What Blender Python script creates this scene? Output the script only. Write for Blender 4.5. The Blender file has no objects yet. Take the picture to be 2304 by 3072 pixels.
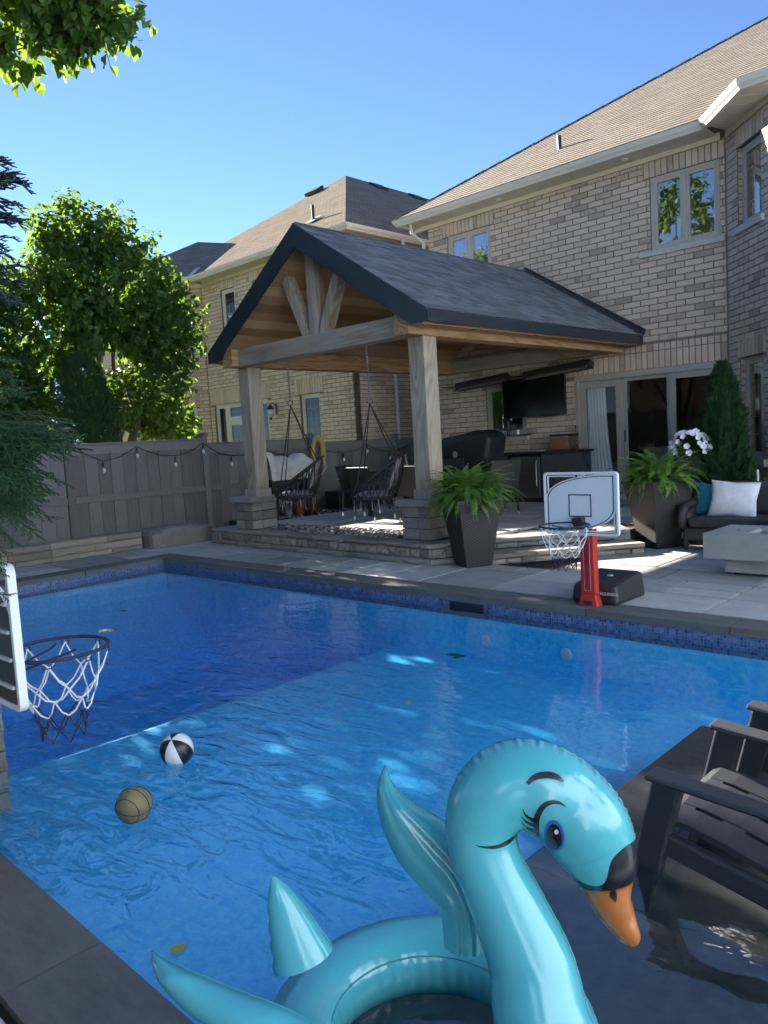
import bpy, math, random
import numpy as np
from mathutils import Matrix, Vector
rnd = random.Random(7)
R = math.radians
sc = bpy.context.scene
COL = sc.collection
# ------------------------------------------------------------------ camera
YAW, PITCH, ROLL = R(44.2016), R(5.2580), R(3.3406)
CAM = np.array([0.0, 0.0, 1.5])
_f = np.array([-math.sin(YAW)*math.cos(PITCH), math.cos(YAW)*math.cos(PITCH), -math.sin(PITCH)])
_r = np.array([math.cos(YAW), math.sin(YAW), 0.0]); _d = np.cross(_f, _r)
_c, _s = math.cos(ROLL), math.sin(ROLL)
RT = _c*_r+_s*_d; DN = -_s*_r+_c*_d
cd = bpy.data.cameras.new('camera'); cam = bpy.data.objects.new('camera', cd); COL.objects.link(cam)
cam.matrix_world = Matrix(((RT[0], -DN[0], -_f[0], 0), (RT[1], -DN[1], -_f[1], 0), (RT[2], -DN[2], -_f[2], 1.5), (0, 0, 0, 1)))
cd.sensor_fit = 'HORIZONTAL'; cd.sensor_width = 36; cd.lens = 36*2307/2304
cd.clip_start = 0.05; cd.clip_end = 800
sc.camera = cam
# ------------------------------------------------------------------ sky and sun
SUN_AZ, SUN_EL = R(172.0), R(23.0)       # from the +X axis, counter-clockwise
SUN = np.array([math.cos(SUN_AZ)*math.cos(SUN_EL), math.sin(SUN_AZ)*math.cos(SUN_EL), math.sin(SUN_EL)])
w = bpy.data.worlds.new('World'); sc.world = w; w.use_nodes = True
nt = w.node_tree; nt.nodes.clear()
sky = nt.nodes.new('ShaderNodeTexSky'); sky.sky_type = 'NISHITA'; sky.sun_disc = False
sky.sun_elevation = SUN_EL; sky.sun_rotation = math.pi/2-SUN_AZ
sky.air_density = 0.62; sky.dust_density = 0.0; sky.ozone_density = 3.8; sky.altitude = 1000
bg = nt.nodes.new('ShaderNodeBackground'); bg.inputs[1].default_value = 0.05
wo = nt.nodes.new('ShaderNodeOutputWorld')
nt.links.new(sky.outputs[0], bg.inputs[0]); nt.links.new(bg.outputs[0], wo.inputs[0])
sd = bpy.data.lights.new('sun', 'SUN'); sd.energy = 5.0; sd.angle = R(0.53); sd.color = (1.0, 0.90, 0.76)
so = bpy.data.objects.new('sun', sd); COL.objects.link(so)
so.rotation_euler = Vector(SUN).to_track_quat('Z', 'Y').to_euler()
sc.view_settings.view_transform = 'Standard'; sc.view_settings.look = 'None'
sc.view_settings.gamma = 1; sc.view_settings.use_curve_mapping = False
sc.view_settings.exposure = 2.7
sc.cycles.max_bounces = 6; sc.cycles.diffuse_bounces = 4; sc.cycles.glossy_bounces = 4; sc.cycles.transparent_max_bounces = 16; sc.cycles.caustics_reflective = False
sc.cycles.sample_clamp_indirect = 6.0
sc.cycles.use_denoising = True; sc.cycles.use_adaptive_sampling = True; sc.cycles.adaptive_threshold = 0.03

# ------------------------------------------------------------------ materials
def nodes_of(name):
    m = bpy.data.materials.new(name); m.use_nodes = True
    n = m.node_tree; b = n.nodes['Principled BSDF']; return m, n, b
def lk(n, a, b): n.links.new(a, b)
def math_node(n, op, a, b=None):
    q = n.nodes.new('ShaderNodeMath'); q.operation = op
    for i, x in enumerate((a, b)):
        if x is None: continue
        if isinstance(x, (int, float)): q.inputs[i].default_value = x
        else: lk(n, x, q.inputs[i])
    return q.outputs[0]
def rand_socket(n):
    g = n.nodes.new('ShaderNodeNewGeometry'); oi = n.nodes.new('ShaderNodeObjectInfo')
    return math_node(n, 'FRACT', math_node(n, 'ADD', g.outputs['Random Per Island'], oi.outputs['Random']))
def ramp(n, fac, stops, interp='LINEAR'):
    r = n.nodes.new('ShaderNodeValToRGB'); r.color_ramp.interpolation = interp
    while len(r.color_ramp.elements) > 1: r.color_ramp.elements.remove(r.color_ramp.elements[-1])
    for i, (p, c) in enumerate(stops):
        e = r.color_ramp.elements[0] if i == 0 else r.color_ramp.elements.new(p)
        e.position = p; e.color = (*c, 1)
    if fac is not None: lk(n, fac, r.inputs[0])
    return r.outputs[0]
def mixc(n, fac, a, b, mode='MIX'):
    m = n.nodes.new('ShaderNodeMix'); m.data_type = 'RGBA'; m.blend_type = mode
    ins = [i for i in m.inputs if i.type == 'RGBA']
    if isinstance(fac, (int, float)): m.inputs[0].default_value = fac
    else: lk(n, fac, m.inputs[0])
    for s_, v in zip(ins, (a, b)):
        if isinstance(v, tuple): s_.default_value = (*v, 1)
        else: lk(n, v, s_)
    return [o for o in m.outputs if o.type == 'RGBA'][0]
def coords(n, scale=(1, 1, 1), kind='Object'):
    tc = n.nodes.new('ShaderNodeTexCoord'); mp = n.nodes.new('ShaderNodeMapping')
    mp.inputs['Scale'].default_value = scale
    lk(n, tc.outputs[kind], mp.inputs[0]); return mp.outputs[0]
def noise(n, vec, scale, detail=4, rough=0.6, w=None, dist=0.0):
    t = n.nodes.new('ShaderNodeTexNoise'); t.noise_dimensions = '4D' if w is not None else '3D'
    t.inputs['Scale'].default_value = scale; t.inputs['Detail'].default_value = detail
    t.inputs['Roughness'].default_value = rough; t.inputs['Distortion'].default_value = dist
    lk(n, vec, t.inputs['Vector'])
    if w is not None: lk(n, w, t.inputs['W'])
    return t.outputs[0]
def bump(n, b, h, strength=0.3, dist=0.01):
    q = n.nodes.new('ShaderNodeBump'); q.inputs['Strength'].default_value = strength; q.inputs['Distance'].default_value = dist
    lk(n, h, q.inputs['Height']); lk(n, q.outputs[0], b.inputs['Normal']); return q
def pmat(name, stops, rough=0.7, scale=6, piece=0.0, bstr=0.25, bscale=40, bdist=0.006, metal=0.0, spec=0.5, stretch=(1, 1, 1), detail=5, grime=0.0, coat=0.0):
    """colour from a noise ramp, shifted for every piece, with fine relief"""
    m, n, b = nodes_of(name)
    v = coords(n, stretch); rs = rand_socket(n); wv = math_node(n, 'MULTIPLY', rs, 37.0)
    f = noise(n, v, scale, detail, 0.65, wv)
    if piece:
        f = math_node(n, 'ADD', math_node(n, 'MULTIPLY', f, 1-piece), math_node(n, 'MULTIPLY', rs, piece))
    c = ramp(n, f, stops)
    if grime:
        g = noise(n, coords(n), 1.3, 6, 0.7)
        c = mixc(n, math_node(n, 'MULTIPLY', ramp(n, g, [(0.45, (0, 0, 0)), (0.7, (1, 1, 1))]), grime), c, tuple(x*0.45 for x in stops[0][1]))
    lk(n, c, b.inputs['Base Color'])
    b.inputs['Roughness'].default_value = rough; b.inputs['Metallic'].default_value = metal
    b.inputs['Specular IOR Level'].default_value = spec; b.inputs['Coat Weight'].default_value = coat
    if bstr: bump(n, b, noise(n, v, bscale, 6, 0.7, wv), bstr, bdist)
    return m
def plain(name, col, rough=0.5, metal=0.0, var=0.12, scale=12, spec=0.5, bstr=0.1, bscale=90, coat=0.0, bdist=0.003):
    lo = tuple(x*(1-var) for x in col); hi = tuple(min(1, x*(1+var)) for x in col)
    return pmat(name, [(0.3, lo), (0.7, hi)], rough, scale, 0, bstr, bscale, bdist, metal, spec, coat=coat)
def wood(name, c1, c2, axis=2, rings=7.0, rough=0.75, knots=True, grey=None):
    m, n, b = nodes_of(name)
    st = [1, 1, 1]; st[axis] = 0.10
    rs = rand_socket(n); wv = math_node(n, 'MULTIPLY', rs, 51.0)
    v = coords(n, tuple(st))
    base = noise(n, v, 2.6, 3, 0.5, wv, 0.6)
    rg = math_node(n, 'FRACT', math_node(n, 'MULTIPLY', base, rings*2.2))
    fine = noise(n, v, 60, 4, 0.7, wv)
    tri = math_node(n, 'ABSOLUTE', math_node(n, 'SUBTRACT', rg, 0.62))
    f = math_node(n, 'ADD', math_node(n, 'MULTIPLY', tri, 0.9), math_node(n, 'MULTIPLY', fine, 0.35))
    c = ramp(n, f, [(0.15, c2), (0.33, tuple(0.5*(a+q) for a, q in zip(c1, c2))), (0.7, c1)])
    big = noise(n, coords(n), 0.9, 3, 0.5, wv)
    if grey: c = mixc(n, ramp(n, big, [(0.35, (0, 0, 0)), (0.62, (1, 1, 1))]), c, mixc(n, 0.7, c, grey))
    lk(n, c, b.inputs['Base Color']); b.inputs['Roughness'].default_value = rough
    b.inputs['Specular IOR Level'].default_value = 0.3
    bump(n, b, f, 0.35, 0.004); return m
def leafmat(name, c1, c2, trans, tw=0.45, rough=0.5):
    m, n, b = nodes_of(name); rs = rand_socket(n)
    c = ramp(n, rs, [(0.0, c1), (0.7, c2), (1.0, tuple(x*1.25 for x in c2))])
    lk(n, c, b.inputs['Base Color']); b.inputs['Roughness'].default_value = rough; b.inputs['Specular IOR Level'].default_value = 0.35
    t = n.nodes.new('ShaderNodeBsdfTranslucent'); lk(n, mixc(n, 0.5, c, trans), t.inputs[0]); 
    mx = n.nodes.new('ShaderNodeMixShader'); mx.inputs[0].default_value = tw
    lk(n, b.outputs[0], mx.inputs[1]); lk(n, t.outputs[0], mx.inputs[2])
    lk(n, mx.outputs[0], n.nodes['Material Output'].inputs[0]); return m
def glassmat(name, tint=(0.75, 0.8, 0.8), base=0.06, ior=1.5, boost=1.0, wob=0.0):
    m, n, b = nodes_of(name); n.nodes.remove(b)
    tr = n.nodes.new('ShaderNodeBsdfTransparent'); tr.inputs[0].default_value = (*tint, 1)
    gl = n.nodes.new('ShaderNodeBsdfGlossy'); gl.inputs['Roughness'].default_value = 0.0
    fr = n.nodes.new('ShaderNodeFresnel'); fr.inputs[0].default_value = ior
    q = n.nodes.new('ShaderNodeMath'); q.operation = 'MULTIPLY_ADD'; lk(n, fr.outputs[0], q.inputs[0]); q.inputs[1].default_value = boost; q.inputs[2].default_value = base
    q.use_clamp = True
    if wob:
        bp = n.nodes.new('ShaderNodeBump'); bp.inputs['Strength'].default_value = wob; bp.inputs['Distance'].default_value = 0.02
        lk(n, noise(n, coords(n), 2.2, 1, 0.4), bp.inputs['Height']); lk(n, bp.outputs[0], gl.inputs['Normal'])
    mx = n.nodes.new('ShaderNodeMixShader'); lk(n, q.outputs[0], mx.inputs[0]); lk(n, tr.outputs[0], mx.inputs[1]); lk(n, gl.outputs[0], mx.inputs[2])
    lk(n, mx.outputs[0], n.nodes['Material Output'].inputs[0]); return m

# ------------------------------------------------------------------ mesh helpers
class MB:
    def __init__(s): s.v = []; s.f = []; s.m = []
    def add(s, vs, fs, mi=0):
        o = len(s.v); s.v += [tuple(map(float, p)) for p in vs]; s.f += [tuple(i+o for i in q) for q in fs]; s.m += [mi]*len(fs); return s
    def hexa(s, p, mi=0):   # 4 bottom then 4 top, both counter-clockwise seen from above
        return s.add(p, [(3, 2, 1, 0), (4, 5, 6, 7), (0, 1, 5, 4), (1, 2, 6, 5), (2, 3, 7, 6), (3, 0, 4, 7)], mi)
    def box(s, x0, x1, y0, y1, z0, z1, mi=0):
        return s.hexa([(x0, y0, z0), (x1, y0, z0), (x1, y1, z0), (x0, y1, z0), (x0, y0, z1), (x1, y0, z1), (x1, y1, z1), (x0, y1, z1)], mi)
    def obox(s, c, size, M=None, mi=0, taper=1.0):
        a, b, h = (q/2 for q in size); M = M or Matrix.Identity(3)
        pts = [(-a, -b, -h), (a, -b, -h), (a, b, -h), (-a, b, -h)] + [(x*taper, y*taper, h) for x, y in ((-a, -b), (a, -b), (a, b), (-a, b))]
        return s.hexa([Vector(c)+M @ Vector(p) for p in pts], mi)
    def bar(s, p, q, wd, ht, up=(0, 0, 1), mi=0, taper=1.0):
        p, q = Vector(p), Vector(q); d = (q-p).normalized(); u = Vector(up); x = d.cross(u)
        if x.length < 1e-4: x = d.cross(Vector((0, 1, 0)))
        x.normalize(); u = x.cross(d)
        a = [p+x*i*wd/2+u*j*ht/2 for i, j in ((-1, -1), (1, -1), (1, 1), (-1, 1))]
        b = [q+x*i*wd/2*taper+u*j*ht/2*taper for i, j in ((-1, -1), (1, -1), (1, 1), (-1, 1))]
        return s.add(a+b, [(0, 1, 2, 3), (7, 6, 5, 4), (0, 4, 5, 1), (1, 5, 6, 2), (2, 6, 7, 3), (3, 7, 4, 0)], mi)
    def tube(s, path, rad, n=8, closed=False, cap=True, mi=0, up=None):
        P = [Vector(p) for p in path]; N = len(P); rs = rad if isinstance(rad, (list, tuple)) else [rad]*N
        rings = []; prev = None
        for i in range(N):
            t = (P[(i+1) % N]-P[i-1]) if closed else (P[min(i+1, N-1)]-P[max(i-1, 0)])
            t.normalize()
            if prev is None:
                a = Vector(up) if up else (Vector((0, 0, 1)) if abs(t.z) < 0.9 else Vector((1, 0, 0)))
            else: a = prev
            x = a-t*a.dot(t)
            if x.length < 1e-6: x = t.orthogonal()
            x.normalize(); prev = x; y = t.cross(x)
            r = rs[i]; ra, rb = r if isinstance(r, (list, tuple)) else (r, r)
            rings.append([P[i]+x*math.cos(2*math.pi*k/n)*ra+y*math.sin(2*math.pi*k/n)*rb for k in range(n)])
        vs = [p for g in rings for p in g]; fs = []
        for i in range(N if closed else N-1):
            j = (i+1) % N
            for k in range(n): fs.append((i*n+k, i*n+(k+1) % n, j*n+(k+1) % n, j*n+k))
        if cap and not closed: fs.append(tuple(range(n-1, -1, -1))); fs.append(tuple((N-1)*n+k for k in range(n)))
        return s.add(vs, fs, mi)
    def lathe(s, prof, c=(0, 0, 0), n=24, mi=0, axis=None):
        A = axis.to_3x3() if axis else Matrix.Identity(3); vs = []; fs = []
        for r, z in prof:
            for k in range(n): vs.append(Vector(c)+A @ Vector((r*math.cos(2*math.pi*k/n), r*math.sin(2*math.pi*k/n), z)))
        for i in range(len(prof)-1):
            for k in range(n): fs.append((i*n+k, i*n+(k+1) % n, (i+1)*n+(k+1) % n, (i+1)*n+k))
        fs.append(tuple(range(n-1, -1, -1))); fs.append(tuple((len(prof)-1)*n+k for k in range(n)))
        return s.add(vs, fs, mi)
    def sheet(s, fn, nu, nv, mi=0, wrapu=False):
        vs = [fn(i/nu, j/nv) for j in range(nv+1) for i in range(nu+(0 if wrapu else 1))]; W = nu if wrapu else nu+1; fs = []
        for j in range(nv):
            for i in range(nu): fs.append((j*W+i, j*W+(i+1) % W, (j+1)*W+(i+1) % W, (j+1)*W+i))
        return s.add(vs, fs, mi)
    def prism(s, pts, h0, h1, mi=0):     # plan polygon pts (ccw) between two heights
        n = len(pts)
        return s.add([(x, y, h0) for x, y in pts]+[(x, y, h1) for x, y in pts], [tuple(range(n-1, -1, -1)), tuple(range(n, 2*n))]+[(i, (i+1) % n, n+(i+1) % n, n+i) for i in range(n)], mi)
    def extr(s, pts3, d, mi=0):          # polygon in space pushed along d
        n = len(pts3); d = Vector(d); a = [Vector(p) for p in pts3]
        return s.add(a+[p+d for p in a], [tuple(range(n-1, -1, -1)), tuple(range(n, 2*n))]+[(i, (i+1) % n, n+(i+1) % n, n+i) for i in range(n)], mi)
    def mesh(s, name):
        me = bpy.data.meshes.new(name); me.from_pydata(s.v, [], s.f)
        if any(s.m): me.polygons.foreach_set('material_index', s.m)
        return me
BASE = {}
def finish(o, m, parent, smooth, bevel, sub, local):
    COL.objects.link(o)
    for x in (m if isinstance(m, (list, tuple)) else [m]):
        if len(o.data.materials) < (len(m) if isinstance(m, (list, tuple)) else 1): o.data.materials.append(x)
    if smooth: o.data.polygons.foreach_set('use_smooth', [True]*len(o.data.polygons))
    if bevel:
        b = o.modifiers.new('bevel', 'BEVEL'); b.width = bevel; b.segments = 2; b.limit_method = 'ANGLE'; b.angle_limit = R(40)
    if sub:
        q = o.modifiers.new('sub', 'SUBSURF'); q.levels = sub; q.render_levels = sub
    if parent:
        o.parent = parent
        if not local: o.matrix_parent_inverse = BASE.get(parent.name, Matrix.Identity(4)).inverted()
        BASE[o.name] = BASE.get(parent.name, Matrix.Identity(4)) if local else Matrix.Identity(4)
    return o
def obj(name, mb, m, parent=None, smooth=False, bevel=0, sub=0, local=False):
    me = mb.mesh(name) if isinstance(mb, MB) else mb
    return finish(bpy.data.objects.new(name, me), m, parent, smooth, bevel, sub, local)
def tag(o, label=None, cat=None, group=None, kind=None):
    for k, v in (('label', label), ('category', cat), ('group', group), ('kind', kind)):
        if v: o[k] = v
    return o
def thing(name, label, cat, loc=(0, 0, 0), rz=0.0, group=None):
    o = bpy.data.objects.new(name, None); COL.objects.link(o); o.empty_display_size = 0.1
    o.location = loc; o.rotation_euler = (0, 0, rz)
    BASE[o.name] = Matrix.Translation(loc) @ Matrix.Rotation(rz, 4, 'Z')
    return tag(o, label, cat, group)
def struct(name, mb, m, **k):
    return tag(obj(name, mb, m, **k), kind='structure')
def part_empty(name, parent):
    o = bpy.data.objects.new(name, None); COL.objects.link(o); o.parent = parent
    o.matrix_parent_inverse = BASE[parent.name].inverted(); BASE[o.name] = Matrix.Identity(4); return o
def copy_tree(src, loc, rz, label, group=None, parent=None):
    c = src.copy(); COL.objects.link(c)
    if parent: c.parent = parent
    else:
        c.location = loc; c.rotation_euler = (0, 0, rz); c['label'] = label
        if group: c['group'] = group
    for ch in src.children: copy_tree(ch, None, 0, None, None, c)
    return c
def TM(loc, rot=None, scale=(1, 1, 1)):
    m = np.eye(4); r = np.array(rot) if rot is not None else np.eye(3)
    m[:3, :3] = r*np.array(scale)[None, :]; m[:3, 3] = loc; return m
def rotz(a): return np.array([[math.cos(a), -math.sin(a), 0], [math.sin(a), math.cos(a), 0], [0, 0, 1]])
def rotx(a): return np.array([[1, 0, 0], [0, math.cos(a), -math.sin(a)], [0, math.sin(a), math.cos(a)]])
def roty(a): return np.array([[math.cos(a), 0, math.sin(a)], [0, 1, 0], [-math.sin(a), 0, math.cos(a)]])
def merged(name, mbs, items, m, parent, kind='stuff', smooth=False):
    """one mesh from many transformed copies: items = [(variant, 4x4)]"""
    V = []; L = []; S = []; off = 0; MI = []
    data = []
    for b in mbs:
        data.append((np.array(b.v), np.concatenate([np.array(q) for q in b.f]), np.array([len(q) for q in b.f]), np.array(b.m)))
    for k in range(len(mbs)):
        T = np.array([t for i, t in items if i == k])
        if not len(T): continue
        v, l, s_, mi = data[k]
        P = np.einsum('nij,vj->nvi', T[:, :3, :3], v)+T[:, None, :3, 3]
        V.append(P.reshape(-1, 3)); n = len(T)
        L.append((l[None, :]+np.arange(n)[:, None]*len(v)+off).ravel()); S.append(np.tile(s_, n)); MI.append(np.tile(mi, n)); off += n*len(v)
    if not V: return None
    V = np.concatenate(V); L = np.concatenate(L); S = np.concatenate(S); MI = np.concatenate(MI)
    me = bpy.data.meshes.new(name); me.vertices.add(len(V)); me.vertices.foreach_set('co', V.astype(np.float32).ravel())
    me.loops.add(len(L)); me.loops.foreach_set('vertex_index', L.astype(np.int32))
    me.polygons.add(len(S)); me.polygons.foreach_set('loop_start', np.concatenate([[0], np.cumsum(S)[:-1]]).astype(np.int32))
    me.polygons.foreach_set('loop_total', S.astype(np.int32)); me.polygons.foreach_set('material_index', MI.astype(np.int32))
    me.update(calc_edges=True); me.polygons.foreach_set('use_smooth', [bool(smooth)]*len(S))
    o = obj(name, me, m, parent, smooth)
    if kind: o['kind'] = kind
    return o
def pieces(name, mbs, items, m, parent, nmax=300, rest=None, smooth=False):
    """the nmax pieces nearest the camera as objects of their own, the others joined"""
    mbs = mbs if isinstance(mbs, list) else [mbs]
    items = sorted(items, key=lambda it: np.linalg.norm(it[1][:3, 3]-CAM))
    mes = []
    for b in mbs:
        me = b.mesh(name)
        for x in (m if isinstance(m, list) else [m]): me.materials.append(x)
        if smooth: me.polygons.foreach_set('use_smooth', [True]*len(me.polygons))
        mes.append(me)
    inv = BASE.get(parent.name, Matrix.Identity(4)).inverted()
    for k, T in items[:nmax]:
        o = bpy.data.objects.new(name, mes[k]); COL.objects.link(o)
        o.parent = parent; o.matrix_parent_inverse = inv; o.matrix_basis = Matrix(T.tolist())
    if len(items) > nmax: merged(rest or name+'_field', mbs, items[nmax:], m, parent, smooth=smooth)
def unit_box(ch=0.0):
    """box -0.5..0.5 whose front (-Y) face is chamfered"""
    b = MB(); e = 0.5-ch
    return b.add([(-.5, -.35, -.5), (.5, -.35, -.5), (.5, .5, -.5), (-.5, .5, -.5), (-.5, -.35, .5), (.5, -.35, .5), (.5, .5, .5), (-.5, .5, .5), (-e, -.5, -e), (e, -.5, -e), (e, -.5, e), (-e, -.5, e)],
      [(8, 9, 10, 11), (0, 1, 9, 8), (1, 5, 10, 9), (5, 4, 11, 10), (4, 0, 8, 11), (1, 2, 6, 5), (3, 0, 4, 7), (4, 5, 6, 7), (0, 3, 2, 1)])
def unit_slab(ch=0.02):
    """slab -0.5..0.5 with a chamfered top"""
    b = MB(); e = 0.5-ch
    return b.add([(-.5, -.5, -.5), (.5, -.5, -.5), (.5, .5, -.5), (-.5, .5, -.5), (-.5, -.5, .35), (.5, -.5, .35), (.5, .5, .35), (-.5, .5, .35), (-e, -e, .5), (e, -e, .5), (e, e, .5), (-e, e, .5)],
      [(3, 2, 1, 0), (0, 1, 5, 4), (1, 2, 6, 5), (2, 3, 7, 6), (3, 0, 4, 7), (4, 5, 9, 8), (5, 6, 10, 9), (6, 7, 11, 10), (7, 4, 8, 11), (8, 9, 10, 11)])
def rough_block(seed, amp=0.05):
    """split-face stone: -0.5..0.5, its front (-Y) faceted"""
    r = random.Random(seed); b = MB(); nx, nz = 5, 3
    g = [[(-.5+i/nx, -.5+(0.06 if i in (0, nx) or j in (0, nz) else 0)+r.uniform(-amp, amp*.6), -.5+j/nz) for i in range(nx+1)] for j in range(nz+1)]
    vs = [p for row in g for p in row]; W = nx+1
    fs = [(j*W+i, j*W+i+1, (j+1)*W+i+1, (j+1)*W+i) for j in range(nz) for i in range(nx)]
    k = len(vs); vs += [(-.5, .5, -.5), (.5, .5, -.5), (.5, .5, .5), (-.5, .5, .5)]
    fs += [(k, k+1)+tuple(range(nx, -1, -1)), (k+3,)+tuple(nz*W+i for i in range(nx+1))+(k+2,)]
    fs += [(k,)+tuple(j*W for j in range(nz+1))+(k+3,), tuple(j*W+nx for j in range(nz, -1, -1))+(k+1, k+2)]
    fs += [(k+1, k, k+3, k+2)]
    return b.add(vs, fs)
# ------------------------------------------------------------------ palette
M_BRICK = pmat('brick_greige', [(0.12, (0.31, 0.245, 0.195)), (0.17, (0.34, 0.27, 0.215)), (0.21, (0.46, 0.36, 0.28)), (0.55, (0.51, 0.40, 0.31)), (0.85, (0.55, 0.435, 0.34))], 0.85, 14, 0.75, 0.3, 60, 0.004)
M_MORTAR = plain('mortar_dark', (0.19, 0.155, 0.125), 0.9, scale=5, bstr=0.4)
M_BUFF = pmat('brick_buff', [(0.1, (0.48, 0.34, 0.21)), (0.35, (0.64, 0.465, 0.30)), (0.9, (0.72, 0.545, 0.365))], 0.85, 9, 0.7, 0.3, 60, 0.004)
M_MORTAR2 = plain('mortar_buff', (0.22, 0.16, 0.10), 0.9, scale=5, bstr=0.4)
M_TRIM = plain('trim_taupe', (0.42, 0.37, 0.31), 0.45, var=0.05)
M_TRIM2 = plain('trim_cream', (0.66, 0.58, 0.45), 0.5, var=0.05)
M_DOORFR = plain('door_frame_taupe', (0.33, 0.315, 0.275), 0.45, var=0.05)
M_SOFFIT = pmat('soffit_vinyl', [(0.3, (0.50, 0.44, 0.35)), (0.7, (0.56, 0.5, 0.4))], 0.5, 2, 0.2, 0.05)
M_GUTTER = plain('gutter_aluminium', (0.55, 0.51, 0.44), 0.35, var=0.05)
M_STONE = pmat('sill_limestone', [(0.3, (0.40, 0.38, 0.34)), (0.7, (0.52, 0.50, 0.46))], 0.85, 10, 0.1, 0.5, 50)
M_SHING = pmat('shingle_tan', [(0.2, (0.19, 0.165, 0.135)), (0.5, (0.24, 0.21, 0.172)), (0.8, (0.285, 0.25, 0.21))], 0.95, 14, 0.3, 0.6, 160, 0.004, spec=0.05)
M_SHING_N = None
M_SHINGP = pmat('shingle_charcoal', [(0.2, (0.09, 0.097, 0.105)), (0.5, (0.15, 0.158, 0.168)), (0.85, (0.22, 0.23, 0.24))], 0.8, 16, 0.5, 0.6, 160, 0.004)
M_FASCIA = plain('fascia_black', (0.020, 0.026, 0.038), 0.32, var=0.15, scale=3)
M_POST = wood('timber_weathered', (0.46, 0.37, 0.27), (0.20, 0.135, 0.085), 2, 7, grey=(0.36, 0.325, 0.28))
M_BEAMX = wood('timber_grey_beam', (0.40, 0.335, 0.25), (0.20, 0.155, 0.11), 0, 6, grey=(0.31, 0.29, 0.26))
M_BEAMY = wood('timber_orange_beam', (0.46, 0.29, 0.155), (0.26, 0.13, 0.055), 1, 6)
M_CEIL = pmat('cedar_planks', [(0.2, (0.22, 0.115, 0.05)), (0.5, (0.36, 0.21, 0.10)), (0.85, (0.48, 0.31, 0.165))], 0.6, 5, 0.6, 0.2, 30, 0.003, stretch=(3, 0.25, 3))
M_FENCE = pmat('fence_boards', [(0.2, (0.112, 0.105, 0.102)), (0.5, (0.155, 0.147, 0.142)), (0.85, (0.205, 0.195, 0.187))], 0.8, 7, 0.45, 0.4, 40, 0.004, stretch=(3, 3, 0.35))
M_PAVER = pmat('paver_grey', [(0.2, (0.25, 0.245, 0.235)), (0.5, (0.40, 0.39, 0.37)), (0.85, (0.54, 0.525, 0.495))], 0.88, 4, 0.6, 0.5, 35, 0.006, grime=0.35)
M_COPING = pmat('coping_dark', [(0.25, (0.10, 0.097, 0.093)), (0.5, (0.135, 0.13, 0.124)), (0.8, (0.175, 0.168, 0.16))], 0.8, 9, 0.15, 0.6, 120, 0.003, grime=0.4)
M_WALLST = pmat('wallstone', [(0.2, (0.17, 0.16, 0.145)), (0.5, (0.28, 0.262, 0.235)), (0.85, (0.39, 0.365, 0.325))], 0.9, 8, 0.45, 0.8, 40, 0.012)
M_WARMST = pmat('wallstone_warm', [(0.2, (0.20, 0.165, 0.125)), (0.5, (0.33, 0.28, 0.22)), (0.85, (0.44, 0.385, 0.31))], 0.9, 7, 0.45, 0.8, 36, 0.012)
M_SAND = plain('joint_sand', (0.022, 0.021, 0.02), 0.95, scale=20)
M_GLASS = glassmat('window_glass', (0.80, 0.84, 0.84), 0.35, 1.5, 1.5, 0.02)
M_DGLASS = glassmat('door_glass', (0.85, 0.88, 0.88), 0.012, 1.45, 0.35, 0.01)
M_MUNT = plain('muntin_white', (0.62, 0.58, 0.52), 0.4, var=0.03)
M_CURT = pmat('curtain_sheer', [(0.3, (0.70, 0.72, 0.76)), (0.7, (0.80, 0.82, 0.86))], 0.9, 3, 0.1, 0.05)
M_DARK = plain('interior_dark', (0.10, 0.09, 0.08), 0.9)
M_BLACK = plain('black_metal', (0.02, 0.02, 0.022), 0.45, var=0.2)
M_SOIL = pmat('lawn_soil', [(0.3, (0.07, 0.09, 0.03)), (0.7, (0.15, 0.165, 0.06))], 0.95, 3, 0, 0.8, 20, 0.03)
M_WHITE = plain('white_plastic', (0.74, 0.74, 0.74), 0.4, var=0.03, spec=0.4)

PX0, PX1, PY0, PY1 = -10.05, 1.2, 0.94, 5.70       # pool inner edges
# ------------------------------------------------------------------ ground with the pool cut out
g = MB()
X = [-260, PX0-0.02, PX1+0.02, 260]; Y = [-260, PY0-0.02, PY1+0.02, 260]
vs = [(x, y, -0.06) for y in Y for x in X]
g.add(vs, [(j*4+i, j*4+i+1, j*4+i+5, j*4+i+4) for j in range(3) for i in range(3) if not (i == 1 and j == 1)])
struct('ground', g, M_SOIL)
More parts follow.
